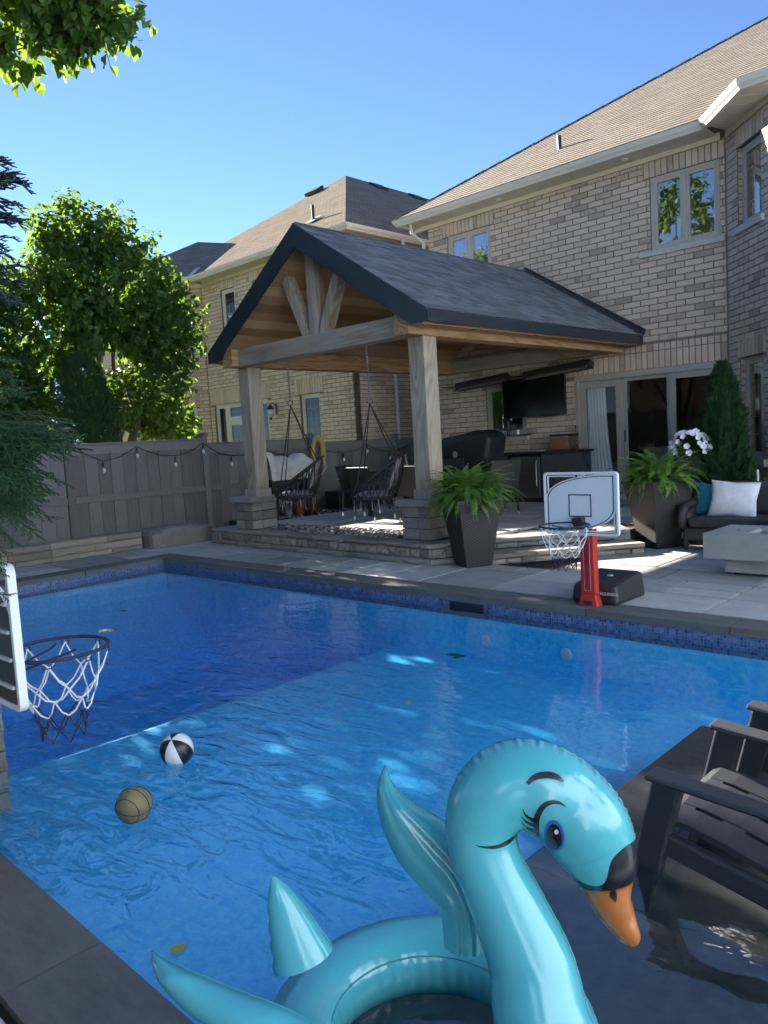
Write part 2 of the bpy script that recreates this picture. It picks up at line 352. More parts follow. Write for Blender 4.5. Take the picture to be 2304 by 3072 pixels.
# ------------------------------------------------------------------ pool basin
def liner(name, c1, c2, scale, mosaic=False):
    m, n, b = nodes_of(name)
    v = coords(n)
    if mosaic:
        br = n.nodes.new('ShaderNodeTexBrick'); br.offset = 0.0; br.inputs['Scale'].default_value = 1.0
        br.inputs['Brick Width'].default_value = 0.024; br.inputs['Row Height'].default_value = 0.024; br.inputs['Mortar Size'].default_value = 0.0025
        br.inputs['Color1'].default_value = (0.02, 0.045, 0.14, 1); br.inputs['Color2'].default_value = (0.13, 0.22, 0.40, 1); br.inputs['Mortar'].default_value = (0.15, 0.19, 0.27, 1)
        sp = n.nodes.new('ShaderNodeSeparateXYZ'); cb = n.nodes.new('ShaderNodeCombineXYZ'); lk(n, v, sp.inputs[0])
        lk(n, math_node(n, 'ADD', sp.outputs[0], sp.outputs[1]), cb.inputs[0]); lk(n, sp.outputs[2], cb.inputs[1]); lk(n, cb.outputs[0], br.inputs[0])
        lk(n, br.outputs[0], b.inputs['Base Color']); b.inputs['Roughness'].default_value = 0.25; return m
    f = noise(n, v, scale, 6, 0.75)
    f2 = noise(n, v, 0.5, 3, 0.5)
    c = mixc(n, ramp(n, f, [(0.38, (0, 0, 0)), (0.62, (1, 1, 1))]), c1, c2)
    lk(n, mixc(n, math_node(n, 'MULTIPLY', f2, 0.25), c, c1), b.inputs['Base Color']); b.inputs['Roughness'].default_value = 0.6
    return m
M_LINER = liner('pool_liner', (0.03, 0.58, 0.95), (0.20, 0.80, 1.0), 22)
M_MOSAIC = liner('mosaic_band', None, None, 1, True)
M_LEDGE = pmat('ledge_dark_stone', [(0.25, (0.02, 0.019, 0.018)), (0.5, (0.035, 0.033, 0.031)), (0.85, (0.07, 0.066, 0.06))], 0.7, 14, 0, 0.3, 60)
WZ = -0.12
ZS, ZD = -0.62, -1.35                # floors as they read through the water
LX, LY = -1.82, 4.5                  # edges of the tanning ledge
bsn = MB()
prof = [(PX0, -0.50), (PX0+1.3, ZD), (-7.4, ZD), (-5.42, ZS), (PX1, ZS)]
for (xa, za), (xb, zb) in zip(prof[:-1], prof[1:]): bsn.add([(xa, PY0, za), (xb, PY0, zb), (xb, PY1, zb), (xa, PY1, za)], [(0, 1, 2, 3)])
zt = -0.22
for ya, fl in ((PY0, False), (PY1, True)):
    for (xa, za), (xb, zb) in zip(prof[:-1], prof[1:]):
        q = [(xa, ya, za), (xb, ya, zb), (xb, ya, zt), (xa, ya, zt)]
        bsn.add(q if fl else q[::-1], [(3, 2, 1, 0)])
bsn.add([(PX0, PY0, -0.5), (PX0, PY1, -0.5), (PX0, PY1, zt), (PX0, PY0, zt)], [(0, 1, 2, 3)])
bsn.add([(PX1, PY0, ZS), (PX1, PY1, ZS), (PX1, PY1, zt), (PX1, PY0, zt)], [(3, 2, 1, 0)])
basin = struct('pool_basin', bsn, M_LINER)
tb = MB()                              # tile band at the waterline
tb.add([(PX0, PY0, zt), (PX1, PY0, zt), (PX1, PY0, -0.055), (PX0, PY0, -0.055)], [(3, 2, 1, 0)])
tb.add([(PX0, PY1, zt), (PX1, PY1, zt), (PX1, PY1, -0.055), (PX0, PY1, -0.055)], [(0, 1, 2, 3)])
tb.add([(PX0, PY0, zt), (PX0, PY1, zt), (PX0, PY1, -0.055), (PX0, PY0, -0.055)], [(0, 1, 2, 3)])
tb.add([(PX1, PY0, zt), (PX1, PY1, zt), (PX1, PY1, -0.055), (PX1, PY0, -0.055)], [(3, 2, 1, 0)])
obj('tile_band', tb, M_MOSAIC, basin)
lg = MB(); lg.box(LX, PX1-0.002, PY0+0.002, LY, ZS+0.002, -0.31)
ledge = struct('tanning_ledge', lg, M_LEDGE, bevel=0.015)
skm = thing('pool_skimmer', 'grey skimmer opening set in the mosaic band of the far pool wall', 'skimmer', (-4.5, PY1, -0.1))
q = MB(); q.box(-4.75, -4.27, PY1-0.025, PY1-0.003, -0.075, -0.055); q.box(-4.75, -4.72, PY1-0.025, PY1-0.003, -0.2, -0.075); q.box(-4.30, -4.27, PY1-0.025, PY1-0.003, -0.2, -0.075); q.box(-4.72, -4.30, PY1-0.025, PY1-0.003, -0.2, -0.17)
obj('faceplate', q, plain('skimmer_grey', (0.10, 0.13, 0.17), 0.5), skm); q = MB(); q.box(-4.72, -4.30, PY1-0.008, PY1-0.004, -0.17, -0.075); obj('mouth', q, M_BLACK, skm)
for lx_, nm in ((-3.45, 'nearer to the red pole'), (-4.3, 'below the skimmer')):
    j = tag(obj('return_jet', MB().lathe([(0.055, 0), (0.05, 0.012), (0.02, 0.016)], (lx_, PY1-0.001, -0.42), 16, axis=Matrix.Rotation(R(90), 4, 'X')), M_WHITE), 'round white return fitting under water on far wall, '+nm, 'pool fitting', 'pool return fittings')
# water: a closed body, clear surface with ripples, blue absorption inside
def watermat():
    m, n, b = nodes_of('pool_water'); n.nodes.remove(b)
    tr = n.nodes.new('ShaderNodeBsdfTransparent'); tr.inputs[0].default_value = (0.93, 0.98, 1.0, 1)
    gl = n.nodes.new('ShaderNodeBsdfGlossy'); gl.inputs['Roughness'].default_value = 0.0
    v = coords(n)
    tc = n.nodes.new('ShaderNodeTexCoord'); sp = n.nodes.new('ShaderNodeSeparateXYZ'); lk(n, tc.outputs['Object'], sp.inputs[0])
    big = noise(n, coords(n, (1, 1, 1)), 1.6, 2, 0.45, dist=0.6)
    mp = coords(n, (1.5, 3.4, 1)); 
    small = noise(n, mp, 2.3, 3, 0.5, dist=0.8)
    # ripples ring out from where the water is stirred, near the floating balls, and die towards the ledge
    dx = math_node(n, 'ADD', sp.outputs[0], 4.6); dy = math_node(n, 'SUBTRACT', sp.outputs[1], 1.7)
    dist = math_node(n, 'SQRT', math_node(n, 'ADD', math_node(n, 'MULTIPLY', dx, dx), math_node(n, 'MULTIPLY', dy, dy)))
    stir = ramp(n, math_node(n, 'MULTIPLY', dist, 0.2), [(0.0, (1, 1, 1)), (0.30, (0.75, 0.75, 0.75)), (0.50, (0.20, 0.20, 0.20)), (0.66, (0.05, 0.05, 0.05)), (1.0, (0.04, 0.04, 0.04))])
    h = math_node(n, 'ADD', math_node(n, 'MULTIPLY', big, 0.16), math_node(n, 'MULTIPLY', math_node(n, 'MULTIPLY', small, stir), 1.0))
    bp = n.nodes.new('ShaderNodeBump'); bp.inputs['Strength'].default_value = 1.0; bp.inputs['Distance'].default_value = 0.045
    lk(n, h, bp.inputs['Height']); lk(n, bp.outputs[0], gl.inputs['Normal'])
    lw = n.nodes.new('ShaderNodeLayerWeight'); lw.inputs[0].default_value = 0.5; lk(n, bp.outputs[0], lw.inputs['Normal'])
    fs_ = math_node(n, 'MULTIPLY_ADD', math_node(n, 'POWER', lw.outputs['Facing'], 4.2), 0.85); fs_.node.inputs[2].default_value = 0.09; fs_.node.use_clamp = True
    mx = n.nodes.new('ShaderNodeMixShader'); lk(n, fs_, mx.inputs[0]); lk(n, tr.outputs[0], mx.inputs[1]); lk(n, gl.outputs[0], mx.inputs[2])
    out = n.nodes['Material Output']; lk(n, mx.outputs[0], out.inputs[0])
    va = n.nodes.new('ShaderNodeVolumeAbsorption'); va.inputs[0].default_value = (0.05, 0.62, 0.97, 1); va.inputs[1].default_value = 0.26
    lk(n, va.outputs[0], out.inputs['Volume']); return m
wb = MB().box(PX0-0.05, PX1+0.05, PY0-0.05, PY1+0.05, -1.6, WZ)
struct('water', wb, watermat())
# coping slabs
cop = struct('coping', MB().box(PX0-0.36, PX0-0.352, PY0, PY1, -0.07, -0.055), M_SAND)
items = []
def slab_run(p, q, wd, L, z1, th, out):
    p, q = np.array(p, float), np.array(q, float); D = np.linalg.norm(q-p); d = (q-p)/D; nn = np.array([-d[1], d[0]]); t = 0
    while t < D-0.02:
        l = min(L*rnd.uniform(0.97, 1.03), D-t)
        if D-t-l < 0.2: l = D-t
        c = p+d*(t+l/2)+nn*wd/2; a = math.atan2(d[1], d[0])
        out.append((0, TM((c[0], c[1], z1-th/2), rotz(a), (l-0.010, wd, th)))); t += l
slab_run((PX1+.3, PY1-0.02), (PX0-0.36, PY1-0.02), -0.31, 1.2, 0.0, 0.06, items)
slab_run((PX0+0.02, PY1-0.022), (PX0+0.02, PY0+0.022), -0.37, 1.2, 0.0, 0.06, items)
slab_run((-2.27, PY0+0.02), (PX0-0.36, PY0+0.02), 0.30, 0.9, 0.0, 0.06, items)
slab_run((-2.27, PY0+0.02), (PX1+0.3, PY0+0.02), -0.30, 0.9, 0.0, 0.06, items)
pieces('coping_slab', MB().box(-.5, .5, -.5, .5, -.5, .5), items, M_COPING, cop)
# paved deck
def ashlar(x0, x1, y0, y1, u, z1, th, keep=lambda x, y: True, out=None):
    nx, ny = int(round((x1-x0)/u)), int(round((y1-y0)/u)); used = [[False]*ny for _ in range(nx)]
    sizes = [(3, 2), (2, 2), (2, 3), (3, 3), (4, 2), (2, 1), (3, 2), (2, 2)]
    ux, uy = (x1-x0)/nx, (y1-y0)/ny
    for j in range(ny):
        for i in range(nx):
            if used[i][j]: continue
            r = rnd.sample(sizes, len(sizes))+[(2, 1), (1, 2), (1, 1)]
            for a, b in r:
                if i+a <= nx and j+b <= ny and not any(used[i+p][j+q] for p in range(a) for q in range(b)):
                    for p in range(a):
                        for q in range(b): used[i+p][j+q] = True
                    c = (x0+(i+a/2)*ux, y0+(j+b/2)*uy)
                    if keep(*c): out.append((0, TM((c[0], c[1], z1-th/2+rnd.uniform(-0.0015, 0.0015)), rotz(rnd.uniform(-.004, .004)), (a*ux-0.028, b*uy-0.028, th))))
                    break
SB = (np.array([-5.25, 7.12]), np.array([-4.08, 8.60])); SD = (SB[1]-SB[0])/np.linalg.norm(SB[1]-SB[0]); SN = np.array([-SD[1], SD[0]])
def right_of_steps(x, y): return (np.array([x, y])-SB[0])@SN < 0.05 or y > 9.2
deck = struct('pool_deck', MB().add([(-12.2, PY1+.2, -0.03), (2.2, PY1+.2, -0.03), (2.2, 12.4, -0.03), (-12.2, 12.4, -0.03)], [(0, 1, 2, 3)]).add([(-12.2, -1.4, -0.03), (PX0-.2, -1.4, -0.03), (PX0-.2, PY1+.2, -0.03), (-12.2, PY1+.2, -0.03)], [(0, 1, 2, 3)]).add([(PX0-.2, -1.4, -0.031), (2.2, -1.4, -0.031), (2.2, PY0-.2, -0.031), (PX0-.2, PY0-.2, -0.031)], [(0, 1, 2, 3)]), M_SAND)
items = []
ashlar(-11.4, 2.1, 6.0, 7.2, 0.30, 0.0, 0.05, lambda x, y: not (y > 6.75 and x < -5.7 and y > 7.2), items)
ashlar(-5.4, 2.1, 7.2, 10.5, 0.30, 0.0, 0.05, right_of_steps, items)
ashlar(-11.4, PX0-0.36, 0.6, 6.0, 0.30, 0.0, 0.05, out=items)
ashlar(-4.5, 0.9, -1.2, 0.64, 0.30, 0.0, 0.05, out=items)
pieces('paver', MB().box(-.5, .5, -.5, .5, -.5, .5), items, M_PAVER, deck)
# ------------------------------------------------------------------ raised patio, its edging and the step
PT = 0.255
PA, PB, PE, PF = np.array([-10.78, 7.00]), np.array([-5.90, 6.80]), np.array([-5.548, 7.356]), np.array([-4.378, 8.836])
plat = struct('raised_patio', MB().prism([(PA[0]+.06, PA[1]+.08), (PB[0]-.05, PB[1]+.08), (PE[0]-.07, PE[1]+.05), (PF[0]-.07, PF[1]+.05), (-4.45, 9.3), (-4.45, 12.28), (-11.7, 12.28), (-11.7, 8.0), (PA[0]+.06, 8.0)], -0.02, PT-0.03), M_SAND)
RB = [rough_block(i, 0.045) for i in range(5)]
CAPB = [rough_block(20+i, 0.015) for i in range(3)]
def block_run(p, q, z0, z1, depth, lens, out, jt=0.011, off=0.0, nv=5, first=0.0):
    p, q = np.array(p, float), np.array(q, float); D = np.linalg.norm(q-p); d = (q-p)/D; n = np.array([-d[1], d[0]]); t = 0; rm = np.array([[d[0], n[0], 0], [d[1], n[1], 0], [0, 0, 1]])
    if first: lens0 = first
    k = 0
    while t < D-0.01:
        l = rnd.choice(lens)*rnd.uniform(0.92, 1.08) if not (first and k == 0) else first
        if D-t-l < 0.12: l = D-t
        c = p+d*(t+l/2)+n*(depth/2+off)
        out.append((rnd.randrange(nv), TM((c[0], c[1], (z0+z1)/2), rm, (l-jt, depth, z1-z0-jt)))); t += l; k += 1
it1, it2 = [], []
for a, b in ((PA, PB), (PB, PE)):
    block_run(a, b, 0.0, 0.075, 0.2, (0.28, 0.36, 0.45), it1, off=-0.02)
    block_run(a, b, 0.075, 0.19, 0.2, (0.13, 0.17, 0.22, 0.26), it1, off=0.03)
    block_run(a, b, 0.19, PT, 0.34, (0.62, 0.8), it2, off=-0.005, nv=3)
block_run((PA[0]+.02, 8.0), (PA[0]+.02, PA[1]), 0.0, 0.19, 0.2, (0.3, 0.4), it1)
block_run((PA[0], 8.0), (PA[0], PA[1]+.34), 0.19, PT, 0.3, (0.6,), it2, nv=3)
block_run(PE, PF, 0.13, 0.195, 0.2, (0.2, 0.26, 0.32), it1, off=0.02); block_run(PE, PF, 0.195, PT, 0.38, (0.6, 0.75), it2, off=-0.01, nv=3)
block_run(PF, PF+SN*0.5+SD*0.1, 0.0, PT, 0.2, (0.3,), it1)
pieces('edging_stone', RB, it1, M_WALLST, plat); pieces('cap_stone', CAPB, it2, M_WALLST, plat)
items = []
ashlar(-10.45, -4.5, 7.78, 12.28, 0.30, PT, 0.045, lambda x, y: (np.array([x, y])-PE)@SN > 0.55 or (y > 9.4 and x < -4.7), items)
pieces('patio_paver', MB().box(-.5, .5, -.5, .5, -.5, .5), items, M_PAVER, plat)
stp = struct('step', MB().prism([tuple(SB[0]+SN*.06), tuple(SB[1]+SN*.06), tuple(SB[1]+SN*.34), tuple(SB[0]+SN*.34)], -0.02, 0.10), M_SAND)
it1, it2 = [], []
block_run(SB[0], SB[1], 0.0, 0.065, 0.2, (0.18, 0.25, 0.3), it1, off=0.02); block_run(SB[0], SB[1], 0.065, 0.13, 0.40, (0.55, 0.72), it2, off=-0.01, nv=3)
block_run(SB[1], SB[1]+SN*0.38, 0.0, 0.065, 0.15, (0.19,), it1, off=0.02)
pieces('riser_stone', RB, it1, M_WARMST, stp); pieces('tread_slab', CAPB, it2, M_WARMST, stp)
# river stones along the front of the patio
def pebble(seed):
    r = random.Random(seed); b = MB(); P = [(0.5, 0)]
    vs = [(0, 0, 0.35)]+[(0.5*math.cos(a)*r.uniform(.8, 1.1), 0.4*math.sin(a)*r.uniform(.8, 1.1), r.uniform(-.05, .12)) for a in [i*math.pi/3 for i in range(6)]]+[(0, 0, -0.3)]
    return b.add(vs, [(0, 1+i, 1+(i+1) % 6) for i in range(6)]+[(7, 1+(i+1) % 6, 1+i) for i in range(6)])
items = []
for _ in range(620):
    x = rnd.uniform(-9.7, -6.55); y = rnd.uniform(7.20+(x+9.7)*-0.03, 7.78); s = rnd.uniform(0.05, 0.11)
    items.append((rnd.randrange(4), TM((x, y, PT-0.015+rnd.uniform(0, .02)), rotz(rnd.uniform(0, 6.3)), (s, s, s*.7))))
for _ in range(160):
    x = rnd.uniform(-11.2, -10.45); y = rnd.uniform(7.9, 11.5); s = rnd.uniform(0.05, 0.1)
    items.append((rnd.randrange(4), TM((x, y, PT-0.015+rnd.uniform(0, .02)), rotz(rnd.uniform(0, 6.3)), (s, s, s*.7))))
M_PEB = pmat('river_stone', [(0.2, (0.10, 0.095, 0.09)), (0.5, (0.22, 0.21, 0.195)), (0.9, (0.45, 0.43, 0.40))], 0.7, 5, 0.8, 0.2, 60)
gr = merged('gravel', [pebble(i) for i in range(4)], items, M_PEB, None, smooth=True)
tag(gr, 'grey river stones filling the strip behind the patio edge', 'gravel', kind='stuff')
# ------------------------------------------------------------------ masonry
class Frame:
    def __init__(s, p0, ang): s.p0 = np.array(p0, float); s.d = np.array([math.cos(ang), math.sin(ang)]); s.n = np.array([s.d[1], -s.d[0]])   # n points out of the wall
    def P(s, a, n, z): q = s.p0+s.d*a+s.n*n; return (q[0], q[1], z)
    def rm(s): return np.array([[s.d[0], -s.n[0], 0], [s.d[1], -s.n[1], 0], [0, 0, 1]])
    def box(s, mb, a0, a1, n0, n1, z0, z1, mi=0):   # n0 < n1, n outwards
        return mb.hexa([s.P(a0, n1, z0), s.P(a1, n1, z0), s.P(a1, n0, z0), s.P(a0, n0, z0), s.P(a0, n1, z1), s.P(a1, n1, z1), s.P(a1, n0, z1), s.P(a0, n0, z1)], mi)
def mortar_wall(fr, a0, a1, z0, z1, holes, th=0.2):
    A = sorted({a0, a1, *[x for h in holes for x in h[:2] if a0 < x < a1]}); Z = sorted({z0, z1, *[x for h in holes for x in h[2:4] if z0 < x < z1]}); mb = MB()
    for i in range(len(A)-1):
        for j in range(len(Z)-1):
            ca, cz = (A[i]+A[i+1])/2, (Z[j]+Z[j+1])/2
            if any(h[0] < ca < h[1] and h[2] < cz < h[3] for h in holes): continue
            fr.box(mb, A[i], A[i+1], -th, -0.012, Z[j], Z[j+1])
    return mb
BRICK_L, BRICK_H, JT = 0.297, 0.0985, 0.017
def brickwork(fr, a0, a1, z0, z1, holes, soldiers, out, ph=0.0):
    nz = int(math.ceil((z1-z0)/BRICK_H-0.3)); rm = fr.rm()
    cuts = holes+[(s[0], s[1], s[2], s[3]) for s in soldiers]
    def put(sa, sb, za, zb):
        if sb-sa < 0.03 or zb-za < 0.03: return
        c = fr.P((sa+sb)/2, -0.045, (za+zb)/2)
        out.append((0, TM(c, rm, (sb-sa-JT, 0.09, zb-za-JT))))
    for i in range(nz):
        za, zb = z0+i*BRICK_H, min(z0+(i+1)*BRICK_H, z1); zm = (za+zb)/2
        t = a0-(BRICK_L/2 if i % 2 else 0)-ph
        while t < a1:
            segs = [(max(t, a0), min(t+BRICK_L, a1))]; t += BRICK_L
            for h in cuts:
                if h[2]-0.02 < zm < h[3]+0.0:
                    ns = []
                    for p, q in segs:
                        if q <= h[0] or p >= h[1]: ns.append((p, q)); continue
                        if p < h[0]: ns.append((p, h[0]))
                        if q > h[1]: ns.append((h[1], q))
                    segs = ns
            for p, q in segs: put(p, q, za, zb)
    for s in soldiers:
        n = max(1, int(round((s[1]-s[0])/BRICK_H))); wdt = (s[1]-s[0])/n
        rows = [(s[2], s[3])] if len(s) < 5 else [(s[2], s[4]), (s[4], s[3])]
        for k in range(n):
            for za, zb in rows: put(s[0]+k*wdt, s[0]+(k+1)*wdt, za, zb)
def window(par, fr, a0, a1, z0, z1, sashes, grid, m_fr, m_gl, rec=0.06, fw=0.055, curtain=None, sash_fw=0.045, mm=None):
    o = MB(); n1, n0 = -rec+0.02, -rec-0.06
    fr.box(o, a0, a0+fw, n0, n1, z0, z1); fr.box(o, a1-fw, a1, n0, n1, z0, z1)
    fr.box(o, a0+fw, a1-fw, n0, n1, z1-fw, z1); fr.box(o, a0+fw, a1-fw, n0, n1, z0, z0+fw)
    W_ = (a1-a0-2*fw)/sashes
    for k in range(1, sashes): c = a0+fw+k*W_; fr.box(o, c-0.03, c+0.03, n0, n1+0.004, z0+fw, z1-fw)
    wi = obj('window', o, m_fr, par, bevel=0.004)
    for k in range(sashes):
        b0, b1 = a0+fw+k*W_+(0.03 if k else 0), a0+fw+(k+1)*W_-(0.03 if k < sashes-1 else 0)
        s_ = MB(); c0, c1, d0, d1 = b0, b1, z0+fw, z1-fw
        fr.box(s_, c0, c0+sash_fw, n0+.01, n1-0.012, d0, d1); fr.box(s_, c1-sash_fw, c1, n0+.01, n1-.012, d0, d1)
        fr.box(s_, c0+sash_fw, c1-sash_fw, n0+.01, n1-.012, d0, d0+sash_fw); fr.box(s_, c0+sash_fw, c1-sash_fw, n0+.01, n1-.012, d1-sash_fw, d1)
        obj('sash', s_, m_fr, wi)
        e0, e1, g0, g1 = c0+sash_fw, c1-sash_fw, d0+sash_fw, d1-sash_fw
        p = MB(); p.add([fr.P(e0, -rec-.015, g0), fr.P(e1, -rec-.015, g0), fr.P(e1, -rec-.015, g1), fr.P(e0, -rec-.015, g1)], [(0, 1, 2, 3)])
        obj('pane', p, m_gl, wi)
        if grid:
            u = MB()
            for i in range(1, grid[0]): c = e0+(e1-e0)*i/grid[0]; fr.box(u, c-.006, c+.006, -rec-.024, -rec-.018, g0, g1)
            for i in range(1, grid[1]): c = g0+(g1-g0)*i/grid[1]; fr.box(u, e0, e1, -rec-.025, -rec-.019, c-.006, c+.006)
            if u.v: obj('muntin', u, mm or M_MUNT, wi)
        if curtain:
            q = MB(); q.sheet(lambda a, b, e0=e0, e1=e1, g0=g0, g1=g1: fr.P(e0+(e1-e0)*curtain[0]+(e1-e0)*(curtain[1]-curtain[0])*a, -rec-.12-0.025*math.sin(a*46+b), g0+(g1-g0)*b), 60, 2)
            obj('curtain', q, M_CURT, wi, smooth=True)
    return wi
def sill(par, fr, a0, a1, z0, z1, name='sill'): o = MB(); fr.box(o, a0, a1, -0.08, 0.05, z0, z1); return obj(name, o, M_STONE, par, bevel=0.006)
UB = unit_box(0.0)
# ------------------------------------------------------------------ the house
HY = 12.3
house = thing('brick_house', 'grey-tan brick house with tan shingle roof and sliding patio doors, behind the pavilion', 'house', (-6, HY, 0))
FH = Frame((0, HY), 0.0); FB = Frame((-4.42, HY), R(-45))
hA = (-5.61, -4.52, 4.30, 5.44); hB = (-9.79, -8.75, 4.15, 5.44); hD = (-7.08, -4.49, 0.36, 2.43); hK = (-9.02, -8.12, 1.46, 2.42)
holes = [hA, hB, hD, hK]
sol = [(-5.71, -4.44, 5.44, 5.69), (-9.9, -8.66, 5.44, 5.69), (-7.6, -4.44, 2.43, 2.83, 2.71), (-9.1, -7.6, 2.42, 2.67)]
obj('mortar', mortar_wall(FH, -10.27, -4.40, -0.05, 5.72, holes), M_MORTAR, house)
bi = []
brickwork(FH, -10.27, -4.435, 0.30, 5.69, holes, sol, bi)
bh = [(0.33, 1.02, 4.30, 5.42), (0.33, 1.02, 0.93, 2.42)]
obj('mortar', mortar_wall(FB, 0.0, 1.38, -0.05, 5.72, bh), M_MORTAR, house)
brickwork(FB, 0.0, 1.37, 0.30, 5.69, bh, [(0.27, 1.10, 5.42, 5.69), (0.27, 1.10, 2.42, 2.68)], bi, 0.1)
# brick returns beside the bay windows
for h in bh:
    z = h[2]
    while z < h[3]-0.02:
        c = FB.P(h[0]-0.001, -0.06, z+BRICK_H/2); bi.append((0, TM(c, Frame((0, 0), R(45)).rm(), (0.07, 0.02, BRICK_H-JT)))); z += BRICK_H
pieces('brick', UB, bi, M_BRICK, house, rest='brick_field')
sh = MB()                      # rest of the shell, out of view
sh.box(-10.27, -10.10, HY+0.2, 22.5, 0, 5.72); sh.box(-10.27, 4, 22.3, 22.5, 0, 5.72); sh.box(-3.45, 4, 11.35, 11.55, -.05, 5.72); sh.box(3.8, 4, 11.55, 22.3, 0, 5.72); sh.box(-10.1, 3.8, HY+.2, 22.3, 2.8, 2.95); sh.box(-10.1, 3.8, HY+.2, 22.3, 0.1, 0.34)
obj('outer_wall', sh, M_BRICK, house)
window(house, FH, *hA, 2, (2, 3), M_TRIM, M_GLASS, 0.05, curtain=(0.72, 1.0)); sill(house, FH, -5.80, -4.44, 4.21, 4.298)
window(house, FH, *hB, 2, (2, 3), M_TRIM, M_GLASS, 0.05, curtain=(0.0, 0.4))
window(house, FH, *hK, 1, None, M_DOORFR, M_GLASS, 0.05); sill(house, FH, -9.08, -8.06, 1.375, 1.458)
window(house, FB, *bh[0], 1, (2, 4), M_TRIM, M_GLASS, 0.10, curtain=(0.0, 0.6)); sill(house, FB, 0.24, 1.10, 4.20, 4.298)
window(house, FB, *bh[1], 1, (2, 5), M_TRIM, M_GLASS, 0.10, curtain=(0.0, 1.0)); sill(house, FB, 0.24, 1.10, 0.83, 0.928)
# sliding door set
o = MB(); rec0, rec1 = -0.10, 0.005
FH.box(o, hD[0], hD[0]+.07, rec0, rec1, hD[2], hD[3]); FH.box(o, hD[1]-.07, hD[1], rec0, rec1, hD[2], hD[3]); FH.box(o, hD[0]+.07, hD[1]-.07, rec0, rec1+.01, hD[3]-.10, hD[3]); FH.box(o, hD[0]+.07, hD[1]-.07, rec0, rec1+.02, hD[2], hD[2]+.05)
dfr = obj('door_frame', o, M_DOORFR, house, bevel=0.005)
sill(house, FH, hD[0]-.05, hD[1]+.02, 0.25, 0.355, 'threshold')
pw = (hD[1]-hD[0]-.14)/3
for k in range(3):
    b0 = hD[0]+.07+k*pw; b1 = b0+pw; rc = (-.03, -.06, -.03)[k]; fwid = (0.13, 0.06, 0.10)[k]; z0, z1 = hD[2]+.05, hD[3]-.10
    p = MB(); FH.box(p, b0, b0+fwid, rc-.03, rc, z0, z1); FH.box(p, b1-fwid, b1, rc-.03, rc, z0, z1); FH.box(p, b0+fwid, b1-fwid, rc-.03, rc, z1-fwid, z1); FH.box(p, b0+fwid, b1-fwid, rc-.03, rc, z0, z0+fwid*1.3)
    dp = obj('door_panel', p, M_DOORFR, house, bevel=0.004)
    q = MB(); q.add([FH.P(b0+fwid, rc-.015, z0+fwid*1.3), FH.P(b1-fwid, rc-.015, z0+fwid*1.3), FH.P(b1-fwid, rc-.015, z1-fwid), FH.P(b0+fwid, rc-.015, z1-fwid)], [(0, 1, 2, 3)]); obj('pane', q, M_DGLASS, dp)
    if k == 1: q = MB(); FH.box(q, b0+.012, b0+.03, rc, rc+.03, 1.25, 1.45); obj('handle', q, M_BLACK, dp, bevel=0.004)
q = MB(); q.sheet(lambda a, b: FH.P(-6.90+0.36*a+0.16*a*(1-b)**2, -0.11-0.025*math.sin(a*42), 0.38+1.9*b), 70, 6)
cu = obj('curtain', q, M_CURT, house, smooth=True); 
q = MB(); q.sheet(lambda a, b: FH.P(-4.78+0.2*a, -0.2-0.02*math.sin(a*30), 0.38+1.9*b), 40, 2); obj('curtain', q, M_CURT, house, smooth=True)
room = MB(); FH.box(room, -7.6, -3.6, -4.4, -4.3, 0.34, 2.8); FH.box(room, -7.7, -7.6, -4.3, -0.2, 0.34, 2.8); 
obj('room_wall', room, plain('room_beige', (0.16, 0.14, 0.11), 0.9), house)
q = MB(); FH.box(q, -6.6, -5.3, -2.6, -1.7, 1.02, 1.08); FH.box(q, -6.5, -5.4, -2.5, -1.8, 0.34, 1.02); obj('kitchen_island', q, plain('counter_white', (0.55, 0.55, 0.53), 0.4), house)
q = MB()
for k in range(26): a = rnd.uniform(0, 6.28); t = rnd.uniform(.15, .34); p0 = Vector(FH.P(-6.05, -2.1, 1.25)); p1 = p0+Vector((math.cos(a)*t*.8, math.sin(a)*t*.8, t*rnd.uniform(.3, 1.1))); q.bar(p0, p1, 0.03, 0.004, taper=.1)
q.lathe([(0.06, 1.08), (0.09, 1.16), (0.07, 1.27)], FH.P(-6.05, -2.1, 0), 12); obj('spiky_houseplant', q, plain('dark_plant', (0.03, 0.06, 0.03), 0.5), house)
q = MB(); c = Vector(FH.P(-5.78, -1.0, 2.02))
for rot in (0.2, 1.3): q.tube([c+Vector((math.cos(rot)*math.cos(a)*.2, math.sin(rot)*math.cos(a)*.2, math.sin(a)*.2)) for a in [i*math.pi/3 for i in range(6)]], 0.009, 5, closed=True)
q.tube([c+Vector((0, 0, .2)), c+Vector((0, 0, .8))], .006, 5); obj('pendant_lamp', q, M_BLACK, house)
# eaves
q = MB(); q.box(-10.62, -4.50, HY-.02, HY-.004, 5.69, 5.80); FB.box(q, 0.02, 1.4, 0.004, 0.02, 5.69, 5.80); obj('frieze_board', q, M_TRIM2, house)
bayc = [(-4.54, 11.80), (-3.68, 10.85), (2.5, 10.85), (2.5, 11.4), (-3.4, 11.4), (-4.40, 12.3)]
for k in range(34):
    x0, x1 = -10.60+k*0.178, -10.60+k*0.178+.174
    if x0 < -4.6: obj('soffit_panel', MB().box(x0, x1, 11.84, HY-.02, 5.765+.002*(k % 2), 5.785), M_SOFFIT, house)
d45 = np.array([.6707, -.7417])
for k in range(9):
    a = np.array([-4.52, 11.80])+d45*k*0.145; b = a+d45*.14; nn = np.array([.7417, .6707])*0.62
    obj('soffit_panel', MB().prism([tuple(a), tuple(b), tuple(b+nn), tuple(a+nn)], 5.765+.002*(k % 2), 5.785), M_SOFFIT, house)
obj('bay_cornice', MB().prism(bayc, 5.80, 5.86), M_TRIM2, house)
